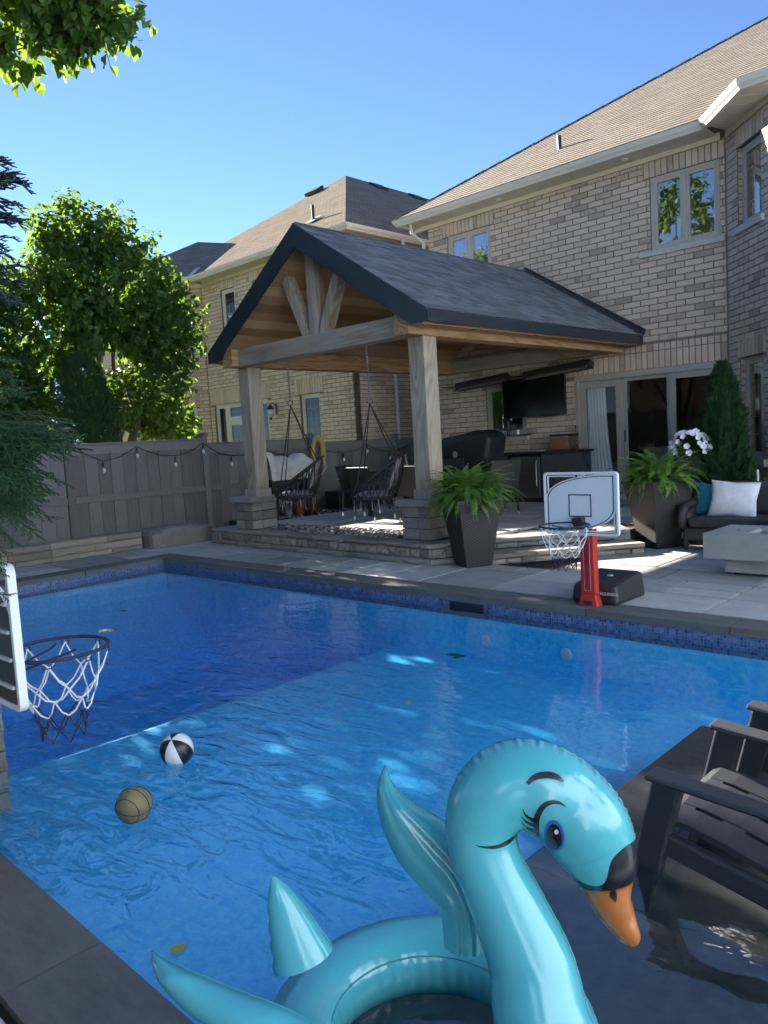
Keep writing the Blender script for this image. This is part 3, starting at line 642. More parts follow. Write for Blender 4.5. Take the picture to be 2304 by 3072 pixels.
def gutter(pts, par, m, h=0.13, wd=0.12):
    """K-shaped gutter along a level path; its outer side is on the right of the path"""
    prof = [(0.0, 0.0), (0.055, 0.0), (0.075, 0.035), (0.10, 0.06), (0.115, 0.10), (0.115, h), (0.0, h)]
    P = [np.array(p[:2], float) for p in pts]; z = pts[0][2]; mb = MB(); rings = []
    for i, p in enumerate(P):
        ds = []
        if i > 0: ds.append((p-P[i-1])/np.linalg.norm(p-P[i-1]))
        if i < len(P)-1: ds.append((P[i+1]-p)/np.linalg.norm(P[i+1]-p))
        ns = [np.array([d[1], -d[0]]) for d in ds]; n_ = sum(ns); n_ = n_/np.linalg.norm(n_); n_ = n_/max(.3, n_@ns[0])
        rings.append([(p[0]+n_[0]*a, p[1]+n_[1]*a, z+b) for a, b in prof])
    k = len(prof); vs = [v for r_ in rings for v in r_]; fs = [(i*k+j, i*k+(j+1) % k, (i+1)*k+(j+1) % k, (i+1)*k+j) for i in range(len(P)-1) for j in range(k)]
    fs += [tuple(range(k)), tuple((len(P)-1)*k+j for j in range(k-1, -1, -1))]
    return obj('gutter', mb.add(vs, fs), m, par)
gutter([(-10.60, 22.0, 5.74), (-10.60, 11.84, 5.74), (-4.54, 11.84, 5.74), (-3.68, 10.89, 5.74), (2.5, 10.89, 5.74)], house, M_GUTTER)
SL = 0.65
def roof_plane(pts, m, par, name='roof_deck', th=0.06):
    return obj(name, MB().extr(pts, (0, 0, -th)), m, par)
ax, ay, az = -10.66, 11.74, 5.86; qh = 6.4; pk = (ax+qh, ay+qh, az+qh*SL)
roof_plane([(ax, ay, az), (4, ay, az), (4, pk[1], pk[2]), pk], M_SHING, house)
roof_plane([(ax, ay, az), pk, (pk[0], 17.0+6, pk[2]), (ax, 23.4, az)], M_SHING, house)
roof_plane([pk, (4, pk[1], pk[2]), (4, 24.5, az), (ax, 24.5, az)], M_SHING, house)
def shingles(par, o, ux, vy, lenfn, nrows, pitch, wd, m, name='shingle', nmax=300, lift=0.006):
    """courses of overlapping shingles on a slope: o origin, ux along the eave, vy up the slope; lenfn(v) -> (u0, u1)"""
    o, ux, vy = (np.array(x, float) for x in (o, ux, vy)); n_ = np.cross(ux, vy); items = []
    tilt = rotx(0); ct, st = math.cos(0.055), math.sin(0.055)
    v2 = vy*ct-n_*st; n2 = n_*ct+vy*st; rm = np.stack([ux, v2, n2], 1)
    for r in range(nrows):
        v = r*pitch; u0, u1 = lenfn(v); t = u0-rnd.uniform(0, wd)
        while t < u1:
            l = wd*rnd.choice((0.55, 0.8, 1.0, 1.25)); a, b = max(t, u0), min(t+l, u1); t += l
            if b-a < 0.02: continue
            dv = 0.0
            c = o+ux*(a+b)/2+vy*(v+pitch*0.65+dv)+n_*lift
            items.append((0, TM(c, rm, (b-a-0.003, pitch*1.35, 0.011))))
    pieces(name, MB().box(-.5, .5, -.5, .5, -.5, .5), items, m, par, nmax, rest=name+'_field')
nl = math.hypot(1, SL); vyh = (0, 1/nl, SL/nl)
shingles(house, (0, ay-.02, az+.004), (1, 0, 0), vyh, lambda v: (ax+v/nl, -1.2), 46, 0.145, 0.30, M_SHING)
q = MB()
for k in range(26):
    t = k/26; p = np.array((ax, ay, az))+(np.array(pk)-np.array((ax, ay, az)))*t; p2 = np.array((ax, ay, az))+(np.array(pk)-np.array((ax, ay, az)))*(t+1/26+.01); q.bar(p+[0, 0, .012], p2+[0, 0, .028], .16, .012)
obj('hip_cap', q, M_SHING, house)
def roof_pipe(par, p, h, name='vent_pipe'):
    q = MB(); q.tube([(p[0], p[1], p[2]-.1), (p[0], p[1], p[2]+h)], 0.038, 10); v = obj(name, q, M_BLACK, par); q = MB(); q.obox((p[0], p[1], p[2]+.02), (.3, .34, .012), Matrix.Rotation(math.atan(SL), 3, 'X')); obj('flashing', q, M_GUTTER, v)
roof_pipe(house, (-7.46, 12.73, 6.50), 0.26)
obj('roof_vent', MB().obox((-4.6, 17.6, 9.82), (.5, .5, .16), Matrix.Rotation(math.atan(SL), 3, 'X')), M_BLACK, house, bevel=.02)
for x in (-8.35, -5.9):
    obj('soffit_light', MB().lathe([(0.06, 0), (0.055, -0.012), (0.03, -0.006)], (x, 12.05, 5.762), 16), plain('potlight_ring', (0.75, 0.7, 0.6), .4), house)
q = MB(); q.tube([(-10.40, 11.93, 5.76), (-10.40, 11.95, 5.60), (-10.33, 12.22, 5.42), (-10.33, 12.24, 4.0), (-10.33, 12.24, 0.3)], 0.035, 8); obj('downspout', q, M_GUTTER, house)
# ------------------------------------------------------------------ the house next door
def far_shingle():
    m, n, b = nodes_of('shingle_far')
    tc = n.nodes.new('ShaderNodeTexCoord'); sp = n.nodes.new('ShaderNodeSeparateXYZ'); lk(n, tc.outputs['Object'], sp.inputs[0])
    cb = n.nodes.new('ShaderNodeCombineXYZ'); lk(n, math_node(n, 'ADD', sp.outputs[0], sp.outputs[1]), cb.inputs[0]); lk(n, sp.outputs[2], cb.inputs[1])
    br = n.nodes.new('ShaderNodeTexBrick'); br.inputs['Scale'].default_value = 1.0; br.inputs['Brick Width'].default_value = 0.3; br.inputs['Row Height'].default_value = 0.08; br.inputs['Mortar Size'].default_value = 0.009
    br.inputs['Color1'].default_value = (0.19, 0.165, 0.135, 1); br.inputs['Color2'].default_value = (0.26, 0.228, 0.188, 1); br.inputs['Mortar'].default_value = (0.10, 0.085, 0.07, 1)
    lk(n, cb.outputs[0], br.inputs[0])
    lk(n, mixc(n, 0.35, br.outputs[0], ramp(n, noise(n, coords(n), 2.5, 5), [(0.3, (0.16, 0.138, 0.112)), (0.7, (0.28, 0.246, 0.204))])), b.inputs['Base Color']); b.inputs['Roughness'].default_value = 0.95; b.inputs['Specular IOR Level'].default_value = 0.0
    bump(n, b, br.outputs[1], 0.3, -0.006); return m
M_FSH = far_shingle()
NY = 12.27
nb = thing('neighbour_house', 'buff brick house with tan hip roof beyond the fence', 'house', (-16, NY, 0))
FN = Frame((0, NY), 0.0); FNS = Frame((-12.66, NY), R(90)); FNB = Frame((-20.0, 10.72), R(45))
nh = [(-17.56, -16.93, 4.68, 5.75), (-16.13, -15.45, 4.68, 5.75), (-18.25, -15.85, 0.25, 2.76), (-14.58, -13.86, 1.05, 2.74)]
ns = [(-17.7, -16.8, 5.75, 6.0), (-16.27, -15.3, 5.75, 6.0), (-18.4, -15.7, 2.76, 3.14), (-14.75, -13.7, 2.74, 3.12)]
obj('mortar', mortar_wall(FN, -18.46, -12.66, -0.05, 6.05, nh), M_MORTAR2, nb)
bi = []
brickwork(FN, -18.44, -12.67, 0.25, 6.02, nh, ns, bi)
obj('mortar', mortar_wall(FNS, -0.0, 11, -0.05, 6.05, []), M_MORTAR2, nb); brickwork(FNS, 0.0, 3.6, 0.25, 6.02, [], [], bi, .13)
bL = 2.19; nbh = [(bL-1.02, bL-.36, 4.68, 5.75), (bL-1.02, bL-.36, 0.7, 2.74)]
obj('mortar', mortar_wall(FNB, 0.0, bL, -0.05, 6.05, nbh), M_MORTAR2, nb); brickwork(FNB, 0.0, bL, 0.25, 6.02, nbh, [(bL-1.1, bL-.28, 5.75, 6.0), (bL-1.1, bL-.28, 2.74, 3.12)], bi, .07)
pieces('brick', UB, bi, M_BUFF, nb, rest='brick_field')
sh = MB(); sh.box(-22.5, -20.0, 10.73, 10.93, 0, 6.05); sh.box(-22.5, -22.3, 10.93, 23, 0, 6.05); sh.box(-22.3, -12.67, 23, 23.2, 0, 6.05); sh.box(-22.3, -12.9, 12.5, 23, 3.0, 3.1)
obj('outer_wall', sh, M_BUFF, nb)
M_FGL = glassmat('far_glass', (0.45, 0.5, 0.5), 0.02, 1.5, 0.45, 0.01)
window(nb, FN, *nh[0], 1, (3, 5), M_TRIM2, M_FGL, 0.07); window(nb, FN, *nh[1], 1, (3, 5), M_TRIM2, M_FGL, 0.07)
window(nb, FN, *nh[3], 1, (3, 6), M_TRIM2, M_FGL, 0.09)
window(nb, FNB, *nbh[0], 1, (3, 5), M_TRIM2, M_FGL, 0.07, curtain=(0, 1)); window(nb, FNB, *nbh[1], 1, (3, 6), M_TRIM2, M_FGL, 0.07, curtain=(0, 1))
for a0, a1, z0, z1, gr_ in ((-18.25, -17.72, 0.25, 2.76, None), (-17.72, -16.45, 2.28, 2.76, (4, 2)), (-17.72, -16.45, 0.25, 2.28, None), (-16.45, -15.85, 0.25, 2.76, (3, 7))):
    window(nb, FN, a0, a1, z0, z1, 1, gr_, M_TRIM2, M_FGL, 0.08, fw=0.07, curtain=(0, 1) if a0 == -18.25 else None)
q = MB(); q.box(-18.6, -12.6, NY-.02, NY-.004, 6.0, 6.10); FNS.box(q, 0.01, 11, .004, .02, 6.0, 6.10); FNB.box(q, 0, bL, .004, .02, 6.0, 6.10); obj('frieze_board', q, M_TRIM2, nb)
q = MB(); q.box(-18.2, -12.2, 11.87, NY-.02, 6.07, 6.09); q.box(-12.64, -12.2, NY-.02, 23, 6.07, 6.09); q.prism([(-18.2, 11.87), (-18.46, NY), (-20.2, 10.7), (-20.0, 10.2)], 6.072, 6.092); obj('soffit', q, M_SOFFIT, nb)
gutter([(-22.6, 10.25, 6.06), (-19.85, 10.25, 6.06), (-18.25, 11.88, 6.06), (-12.18, 11.88, 6.06), (-12.18, 23, 6.06)], nb, M_TRIM2)
ec = np.array((-12.10, 11.78, 6.18)); qn = 5.25; pn = ec+qn*np.array([-1, 1, SL+.005]); el = np.array((ec[0]-2*qn, ec[1], ec[2]))
roof_plane([tuple(el), tuple(ec), tuple(pn)], M_FSH, nb); roof_plane([tuple(ec), (ec[0], 24, ec[2]), (pn[0], 24, pn[2]), tuple(pn)], M_FSH, nb)
roof_plane([tuple(pn), (pn[0], 24, pn[2]), (el[0], 24, el[2]), tuple(el)], M_FSH, nb)
ap = (-19.75, 13.15, 7.62); e1, e2 = (-18.2, 11.80, 6.19), (-19.82, 10.15, 6.19)
q = MB(); q.add([e1, ap, e2], [(0, 1, 2)]); q.add([e2, ap, (-22.0, 10.15, 6.19)], [(0, 1, 2)]); q.add([e1, (-18.2, 13.6, 7.3), ap], [(0, 1, 2)]); obj('bay_roof', q, M_FSH, nb)
q = MB(); q.bar(np.array(e1)+[0, 0, .03], np.array((-18.9, 13.2, 7.2)), .12, .02); obj('valley_flashing', q, M_GUTTER, nb)
roof_pipe(nb, (-14.32, 12.87, 6.92), 0.36)
for t in (0.2, .8, 1.4, 2.0): obj('ridge_vent', MB().obox((pn[0]+.42, pn[1]+.4+t*3, pn[2]-.24), (.36, .55, .07), Matrix.Rotation(math.atan(SL), 3, 'Y')), M_BLACK, nb)
obj('ridge_vent', MB().obox((pn[0]-.62, pn[1]-.78, pn[2]-.44), (.55, .34, .10), Matrix.Rotation(math.atan(SL), 3, 'X')), M_BLACK, nb)
q = MB(); q.tube([(-12.12, 13.6, 6.08), (-12.12, 13.6, 5.86), (-12.5, 13.6, 5.62), (-12.58, 13.6, 5.4), (-12.58, 13.6, 0.3)], .04, 8); obj('downspout', q, M_MUNT, nb)
lamp = thing('wall_lantern', 'black wall lantern with clear glass on the buff brick wall', 'lantern', (-15.5, NY, 2.4))
q = MB(); q.box(-15.53, -15.47, NY-.02, NY-.002, 2.33, 2.6); q.tube([(-15.5, NY-.01, 2.55), (-15.5, NY-.12, 2.62), (-15.5, NY-.2, 2.58)], .012, 6); obj('bracket', q, M_BLACK, lamp)
obj('hood', MB().lathe([(.11, 2.46), (.10, 2.48), (.05, 2.54), (.015, 2.58)], (-15.5, NY-.2, 0), 12), M_BLACK, lamp, smooth=True)
obj('lamp_glass', MB().lathe([(.085, 2.46), (.075, 2.36), (.04, 2.25)], (-15.5, NY-.2, 0), 12), plain('lamp_glass_pale', (.6, .55, .45), .15), lamp, smooth=True)
obj('finial', MB().lathe([(.042, 2.25), (.03, 2.23), (.012, 2.19)], (-15.5, NY-.2, 0), 10), M_BLACK, lamp)
# ------------------------------------------------------------------ the pavilion
pav = thing('garden_pavilion', 'timber pavilion with charcoal shingles and black fascia, built against the brick house', 'pavilion', (-8, 9.5, PT))
RX, RZ, EZ = -7.97, 4.40, 2.98; XR, XL = -5.79, -10.15; YF, YB = 6.82, 12.24; PS = (RZ-EZ)/(XR-RX)
def zr(x): return RZ-PS*abs(x-RX)
psl = math.hypot(1, PS)
for sgn, xe in ((1, XR), (-1, XL)):
    roof_plane([(xe, YF, EZ-.012), (xe, YB, EZ-.012), (RX, YB, RZ-.012), (RX, YF, RZ-.012)][::sgn], M_SHINGP, pav, th=0.05)
    o_ = (xe+sgn*.02, YF-.02 if sgn > 0 else YB, EZ-.004); ux = (0, 1, 0) if sgn > 0 else (0, -1, 0); vy = (-sgn/psl, 0, PS/psl)
    shingles(pav, o_, ux, vy, lambda v: (0, YB-YF+.02), 20, 0.131, 0.24, M_SHINGP, nmax=300 if sgn > 0 else 0)
    # rake board of the front gable and of the back against the wall
    def rake(y0, y1, dz, top=0.02, nm='rake_board'):
        x2 = xe-sgn*dz/PS*0.52
        pts = [(xe+sgn*.015, y0, EZ+top-.01), (RX, y0, RZ+top), (RX, y0, RZ+top-dz), (x2, y0, zr(x2)+top-dz), (xe-sgn*.20, y0, EZ-.15), (xe+sgn*.015, y0, EZ-.15)]
        return obj(nm, MB().extr(pts if sgn < 0 else pts[::-1], (0, y1-y0, 0)), M_FASCIA, pav)
    rake(YF-.03, YF-.004, 0.31)
    q = MB(); q.box(min(xe, xe+sgn*.03), max(xe, xe+sgn*.03), YF, YB, EZ-.15, EZ-.018); obj('eave_fascia', q, M_FASCIA, pav)
    q = MB(); e = (xe, RX); pts = [(xe+sgn*.03, YB+.002, EZ+.0), (RX, YB+.002, RZ+.0), (RX, YB+.002, RZ+.10), (xe+sgn*.06, YB+.002, EZ+.10)]
    obj('wall_flashing', MB().extr(pts[::sgn], (0, .045, 0)), M_FASCIA, pav)
    q = MB(); pts = [(xe, YB-.1, EZ+.01), (RX, YB-.1, RZ+.01), (RX, YB+.001, RZ+.07), (xe, YB+.001, EZ+.07)]; obj('wall_flashing', MB().extr(pts, (0, 0, .006)), M_FASCIA, pav)
    # ceiling planks run from the gable back to the house
    n_ = 15; 
    for k in range(n_):
        xa = RX+sgn*(abs(xe-RX)-.05)*k/n_; xb = RX+sgn*(abs(xe-RX)-.05)*(k+1)/n_-sgn*.004; dz = 0.20
        obj('ceiling_plank', MB().hexa([(xa, YF, zr(xa)-dz), (xb, YF, zr(xb)-dz), (xb, YB, zr(xb)-dz), (xa, YB, zr(xa)-dz), (xa, YF, zr(xa)-dz+.02), (xb, YF, zr(xb)-dz+.02), (xb, YB, zr(xb)-dz+.02), (xa, YB, zr(xa)-dz+.02)]), M_CEIL, pav)
    # soffit under the eave with dark vents
    q = MB(); q.box(min(xe, xe-sgn*.32), max(xe, xe-sgn*.32), YF, YB, EZ-.150, EZ-.135); obj('eave_soffit', q, M_BEAMY, pav)
    if sgn > 0:
        for y in (7.9, 9.3, 10.4, 11.6): obj('soffit_vent', MB().lathe([(.05, 0), (.045, -.008)], (xe-.12, y, EZ-.1505), 14), M_BLACK, pav)
# ridge caps
q = []
for k in range(22): q.append((0, TM((RX, YF+.14+k*.242, RZ+.020), rotx(0.03), (.20, .29, .0095))))
pieces('ridge_cap', MB().add([(-.5, -.5, -6.6), (0, -.5, .6), (.5, -.5, -6.6), (-.5, .5, -6.6), (0, .5, .6), (.5, .5, -6.6)], [(0, 1, 4, 3), (1, 2, 5, 4), (0, 3, 4), (2, 1, 0)]), q, M_SHINGP, pav)
for x0, m_ in ((-6.36, M_BEAMY), (-9.92, M_BEAMY)): obj('side_beam', MB().box(x0, x0+.24, 6.88, 12.27, 2.74, 2.992), m_, pav, bevel=.008)
obj('front_beam', MB().box(-9.676, -6.364, 7.0, 7.22, 2.745, 2.998), M_BEAMX, pav, bevel=.008)
obj('rear_beam', MB().box(-9.676, -6.364, 12.08, 12.27, 2.745, 2.99), M_BEAMX, pav, bevel=.008)
obj('king_post', MB().box(RX-.085, RX+.085, 7.03, 7.2, 3.0, 4.16), M_POST, pav, bevel=.006)
for s_ in (-1, 1): obj('brace', MB().bar((RX+s_*.16, 7.115, 2.99), (RX+s_*.56, 7.115, 3.83), .15, .15, (0, 1, 0)), M_POST, pav, bevel=.006)
for x0 in (-6.38, -9.92):
    obj('post', MB().box(x0, x0+.25, 7.15, 7.40, 0.76, 2.738), M_POST, pav, bevel=.008)
    q = MB(); q.box(x0-.022, x0+.272, 7.128, 7.422, .76, .875); obj('post_base', q, M_POST, pav, bevel=.006)
for x0, x1 in ((-6.56, -6.10), (-10.15, -9.69)):
    pr = part_empty('stone_pier', pav); it = []; y0, y1 = 7.06, 7.54
    obj('pier_core', MB().box(x0+.02, x1-.02, y0+.02, y1-.02, PT-.01, .67), M_SAND, pr)
    for c in range(3):
        z0 = PT+c*.139; z1 = z0+.139; al = (.2, .26)
        for a, b in (((x0, y0), (x1, y0)), ((x1, y0), (x1, y1)), ((x1, y1), (x0, y1)), ((x0, y1), (x0, y0))): block_run(a, b, z0, z1, .12, al, it)
    pieces('pier_block', RB, it, M_WALLST, pr)
    q = MB(); q.box(x0-.055, x1+.055, y0-.055, y1+.055, .672, .76); obj('pier_cap', q, M_WALLST, pr, bevel=.015)
for x, y in ((-9.05, 7.75), (-6.95, 7.75), (-8.75, 9.6), (-6.95, 9.8), (-8.9, 11.3)):
    z = zr(x)-.203; a = math.atan(PS)*(1 if x > RX else -1)
    pl = obj('pot_light', MB().lathe([(.085, -.006), (.08, -.02), (.05, -.022), (.045, -.006)], (x, y, z), 18, axis=Matrix.Rotation(a, 4, 'Y')), M_BLACK, pav)
    obj('lens', MB().lathe([(.044, -.012), (.02, -.014)], (x, y, z), 14, axis=Matrix.Rotation(a, 4, 'Y')), plain('lens_pale', (.5, .5, .5), .3), pl)
# ------------------------------------------------------------------ fence
FX = -11.85
fence = thing('board_fence', 'tall brown-grey board fence with stepped panels running beside the pool', 'fence', (FX, 6, 0))
py_ = [-2.23, 0.25, 2.73, 5.20, 7.68, 10.18, 12.68, 15.2]; tops = [1.98, 1.94, 1.90, 1.72, 1.63, 1.54, 1.50]
for i, y in enumerate(py_):
    zt_ = (tops[min(i, 6)] if i == 0 else tops[i-1])+.07
    o = obj('fence_post', MB().box(FX-.06, FX+.05, y-.055, y+.055, 0, zt_), M_FENCE, fence, bevel=.006)
    obj('post_cap', MB().add([(FX-.085, y-.08, zt_), (FX+.075, y-.08, zt_), (FX+.075, y+.08, zt_), (FX-.085, y+.08, zt_), (FX-.085, y-.08, zt_+.02), (FX+.075, y-.08, zt_+.02), (FX+.075, y+.08, zt_+.02), (FX-.085, y+.08, zt_+.02), (FX-.005, y, zt_+.045)], [(3, 2, 1, 0), (0, 1, 5, 4), (1, 2, 6, 5), (2, 3, 7, 6), (3, 0, 4, 7), (4, 5, 8), (5, 6, 8), (6, 7, 8), (7, 4, 8)]), M_FENCE, o)
for i in range(len(py_)-1):
    a, b, zt_ = py_[i]+.057, py_[i+1]-.057, tops[i]; n_ = 11; wd = (b-a)/n_
    for k in range(n_): obj('fence_board', MB().box(FX-.012, FX+.012+.004*(k % 2), a+k*wd+.003, a+(k+1)*wd-.003, .02, zt_-.05), M_FENCE, fence)
    for z0, z1 in ((zt_-.165, zt_-.02), (.80, .90), (.03, .16)): obj('fence_rail', MB().box(FX+.017, FX+.048, a, b, z0, z1), M_FENCE, fence, bevel=.004)
    obj('fence_cap', MB().box(FX-.06, FX+.06, a, b, zt_-.018, zt_+.018), M_FENCE, fence, bevel=.004)
# string lights sagging along the fence
sl_ = thing('string_lights', 'black cord of small clear bulbs sagging along the board fence', 'string lights', (FX+.1, 6, 1.6))
pts_h = [(2.9, 1.72), (4.2, 1.50), (5.2, 1.80), (5.75, 1.45), (6.35, 1.65), (7.05, 1.46), (7.62, 1.66), (8.2, 1.40), (8.9, 1.52), (9.5, 1.36), (10.18, 1.50), (11.0, 1.32), (11.7, 1.46), (12.4, 1.28), (13.2, 1.44)]
path = []
for (y0, z0), (y1, z1) in zip(pts_h[:-1], pts_h[1:]):
    for k in range(6): t = k/6; path.append((FX+.07, y0+(y1-y0)*t, z0+(z1-z0)*t-.05*math.sin(math.pi*t)))
obj('cable', MB().tube(path, .0075, 6), M_BLACK, sl_)
M_BULB = glassmat('bulb_glass', (.9, .9, .88), .15)
for y, z in pts_h[1:-1]:
    s_ = obj('bulb_socket', MB().lathe([(.008, 0), (.02, -.02), (.02, -.075), (.015, -.08)], (FX+.075, y, z-.02), 10), M_BLACK, sl_)
    obj('bulb', MB().lathe([(.014, -.10), (.027, -.125), (.027, -.15), (.012, -.175), (.003, -.18)], (FX+.075, y, z-.02), 12), plain('bulb_frost', (.7, .7, .7), .1), s_, smooth=True)
# low planting wall and the boulder at its end
pw_ = thing('planter_wall', 'low wall of stacked grey-brown stones in front of the fence', 'garden wall', (-11.4, 4, 0))
it1, it2 = [], []
obj('wall_core', MB().box(-11.72, -11.44, -0.5, 6.08, -.02, .22), M_SOIL, pw_)
for z0, z1, ls in ((0, .075, (.3, .45, .55)), (.075, .185, (.35, .5, .65))): block_run((-11.38, -.5), (-11.38, 6.1), z0, z1, .2, ls, it1)
block_run((-11.36, -.5), (-11.36, 6.1), .185, .285, .30, (.6, .85, 1.05), it2, nv=3)
pieces('wall_stone', RB, it1, M_WARMST, pw_); pieces('cap_stone', CAPB, it2, M_WARMST, pw_)
def boulder(seed, c, s):
    r = random.Random(seed); b = MB(); nu, nv = 14, 9; vs = []
    for j in range(nv+1):
        ph = -math.pi/2+math.pi*j/nv
        for i in range(nu):
            th = 2*math.pi*i/nu; d = np.array([math.cos(ph)*math.cos(th), math.cos(ph)*math.sin(th), math.sin(ph)])
            d = np.sign(d)*np.abs(d)**0.45; d = d*(1+r.uniform(-.06, .06)); vs.append(tuple(np.array(c)+d*np.array(s)/2))
    fs = [(j*nu+i, j*nu+(i+1) % nu, (j+1)*nu+(i+1) % nu, (j+1)*nu+i) for j in range(nv) for i in range(nu)]
    return b.add(vs, fs)
tag(obj('boulder', boulder(4, (-11.38, 6.70, .12), (.62, 1.2, .40)), M_WALLST), 'long rough grey boulder at the end of the low wall by the fence', 'boulder')
tag(obj('boulder', boulder(9, (-11.15, 7.42, .02), (.35, .42, .18)), M_WALLST), 'small flat stone beside the long boulder, against the patio corner', 'boulder')
# ------------------------------------------------------------------ furniture under the pavilion
M_WICK = None
def wicker(name, col, sc_=90.0, lo=0.35):
    m, n, b = nodes_of(name); v = coords(n)
    sp = n.nodes.new('ShaderNodeSeparateXYZ'); lk(n, v, sp.inputs[0])
    u = math_node(n, 'SINE', math_node(n, 'MULTIPLY', math_node(n, 'ADD', sp.outputs[0], sp.outputs[1]), sc_*2.2)); z = math_node(n, 'SINE', math_node(n, 'MULTIPLY', sp.outputs[2], sc_*3.2))
    f = math_node(n, 'MULTIPLY_ADD', math_node(n, 'MULTIPLY', u, z), 0.5); f.node.inputs[2].default_value = 0.5
    lk(n, ramp(n, f, [(0.15, tuple(x*lo for x in col)), (0.7, col)]), b.inputs['Base Color']); b.inputs['Roughness'].default_value = 0.5
    bump(n, b, f, 0.8, 0.004); return m
M_WICK = wicker('wicker_dark', (0.036, 0.031, 0.03)); M_WICKP = wicker('wicker_planter', (0.032, 0.028, 0.026), 55.0)
M_STEEL = plain('stainless', (0.36, 0.34, 0.31), 0.28, metal=1.0, var=0.1, scale=3, bstr=0.03)
M_ALU = plain('aluminium', (0.6, 0.6, 0.6), 0.35, metal=0.8)
def dining_chair(name, label, group, loc, rz):
    """origin at the floor under the seat; the back is on the -Y side"""
    t = thing(name, label, 'chair', loc, rz, group)
    obj('seat', MB().box(-.235, .235, -.22, .24, .40, .45), M_WICK, t, bevel=.02, local=True)
    q = MB(); q.sheet(lambda a, b: (-.235+.47*a, -.20-.10*b-.02*math.sin(a*math.pi), .43+.42*b), 8, 6); q.sheet(lambda a, b: (-.235+.47*(1-a), -.235-.10*b-.02*math.sin(a*math.pi), .43+.42*b), 8, 6)
    obj('backrest', q, M_WICK, t, local=True)
    q = MB(); q.tube([(-.235, -.205, .40), (-.24, -.26, .66), (-.235, -.325, .85), (.235, -.325, .85), (.24, -.26, .66), (.235, -.205, .40)], .014, 6); obj('back_frame', q, M_BLACK, t, local=True)
    for x, y in ((-.21, -.2), (.21, -.2), (-.21, .21), (.21, .21)):
        l = obj('leg', MB().bar((x, y, .41), (x*1.08, y*1.1, .07), .03, .03), M_BLACK, t, local=True); obj('foot_tip', MB().bar((x*1.08, y*1.1, .07), (x*1.1, y*1.12, 0), .028, .028), M_ALU, l, local=True)
    for s_ in (-1, 1): q = MB(); q.tube([(s_*.24, -.27, .62), (s_*.26, 0, .63), (s_*.25, .2, .62), (s_*.235, .22, .42)], .017, 6); obj('arm', q, M_WICK, t, local=True)
    return t
G = 'dark wicker chairs round the dining table'
ch = dining_chair('dining_chair', 'dark wicker chair behind the tasselled cord swing nearer the pier', G, (-8.70, 8.72, PT), 0)
copy_tree(ch, (-7.72, 8.74, PT), 0.05, 'wide dark wicker chair back beside the right-hand timber post', G)
copy_tree(ch, (-9.55, 9.25, PT), R(-80), 'dark wicker chair at the fence end of the dining table', G)
copy_tree(ch, (-6.98, 9.72, PT), R(62), 'dark wicker chair between the fern planter and the stainless fridge', G)
copy_tree(ch, (-7.75, 10.42, PT), R(178), 'dark wicker chair on the grill side of the dining table', G)
copy_tree(ch, (-8.65, 10.42, PT), R(183), 'dark wicker chair behind the table, nearest the covered grill', G)
tb_ = thing('dining_table', 'long glass-topped dining table under the pavilion', 'table', (-8.2, 9.55, PT))
obj('table_top', MB().box(-9.25, -7.25, 9.0, 10.1, PT+.73, PT+.745), glassmat('table_glass', (.55, .65, .62), .12), tb_)
obj('apron', MB().box(-9.22, -7.28, 9.03, 9.06, PT+.67, PT+.728).box(-9.22, -7.28, 10.04, 10.07, PT+.67, PT+.728).box(-9.22, -9.19, 9.06, 10.04, PT+.67, PT+.728).box(-7.31, -7.28, 9.06, 10.04, PT+.67, PT+.728), M_WICK, tb_)
for x in (-9.15, -7.35):
    for y in (9.1, 10.0): obj('leg', MB().box(x-.035, x+.035, y-.035, y+.035, PT, PT+.67), M_WICK, tb_)
def bottle(name, label, cat, p, r, h, m, neck=True, group=None):
    pr = [(r*.95, 0), (r, .01), (r, h*.6), (r*.4, h*.78), (r*.35, h*.95), (r*.4, h)] if neck else [(r*.9, 0), (r, h*.05), (r, h*.95), (r*.9, h)]
    return tag(obj(name, MB().lathe(pr, p, 12), m, smooth=True), label, cat, group)
TT = PT+.746
bottle('drink_can', 'dark green can standing on the dining table', 'can', (-8.25, 9.05, TT), .045, .13, plain('green_can', (.03, .12, .05), .35), False)
bottle('soap_bottle', 'light blue bottle standing on the dining table beside the green can', 'bottle', (-8.08, 9.12, TT), .05, .2, plain('blue_bottle', (.10, .42, .60), .3))
q = MB(); q.sheet(lambda a, b: (-8.58+.26*a, 9.02+.16*b, TT+.02+.015*math.sin(a*9)*math.sin(b*7)), 8, 6); q.sheet(lambda a, b: (-8.58+.26*a, 9.18-.16*b, TT+.001), 8, 6)
tag(obj('cloth', q, plain('yellow_cloth', (.62, .52, .10), .9)), 'crumpled yellow cloth lying on the dining table', 'cloth')
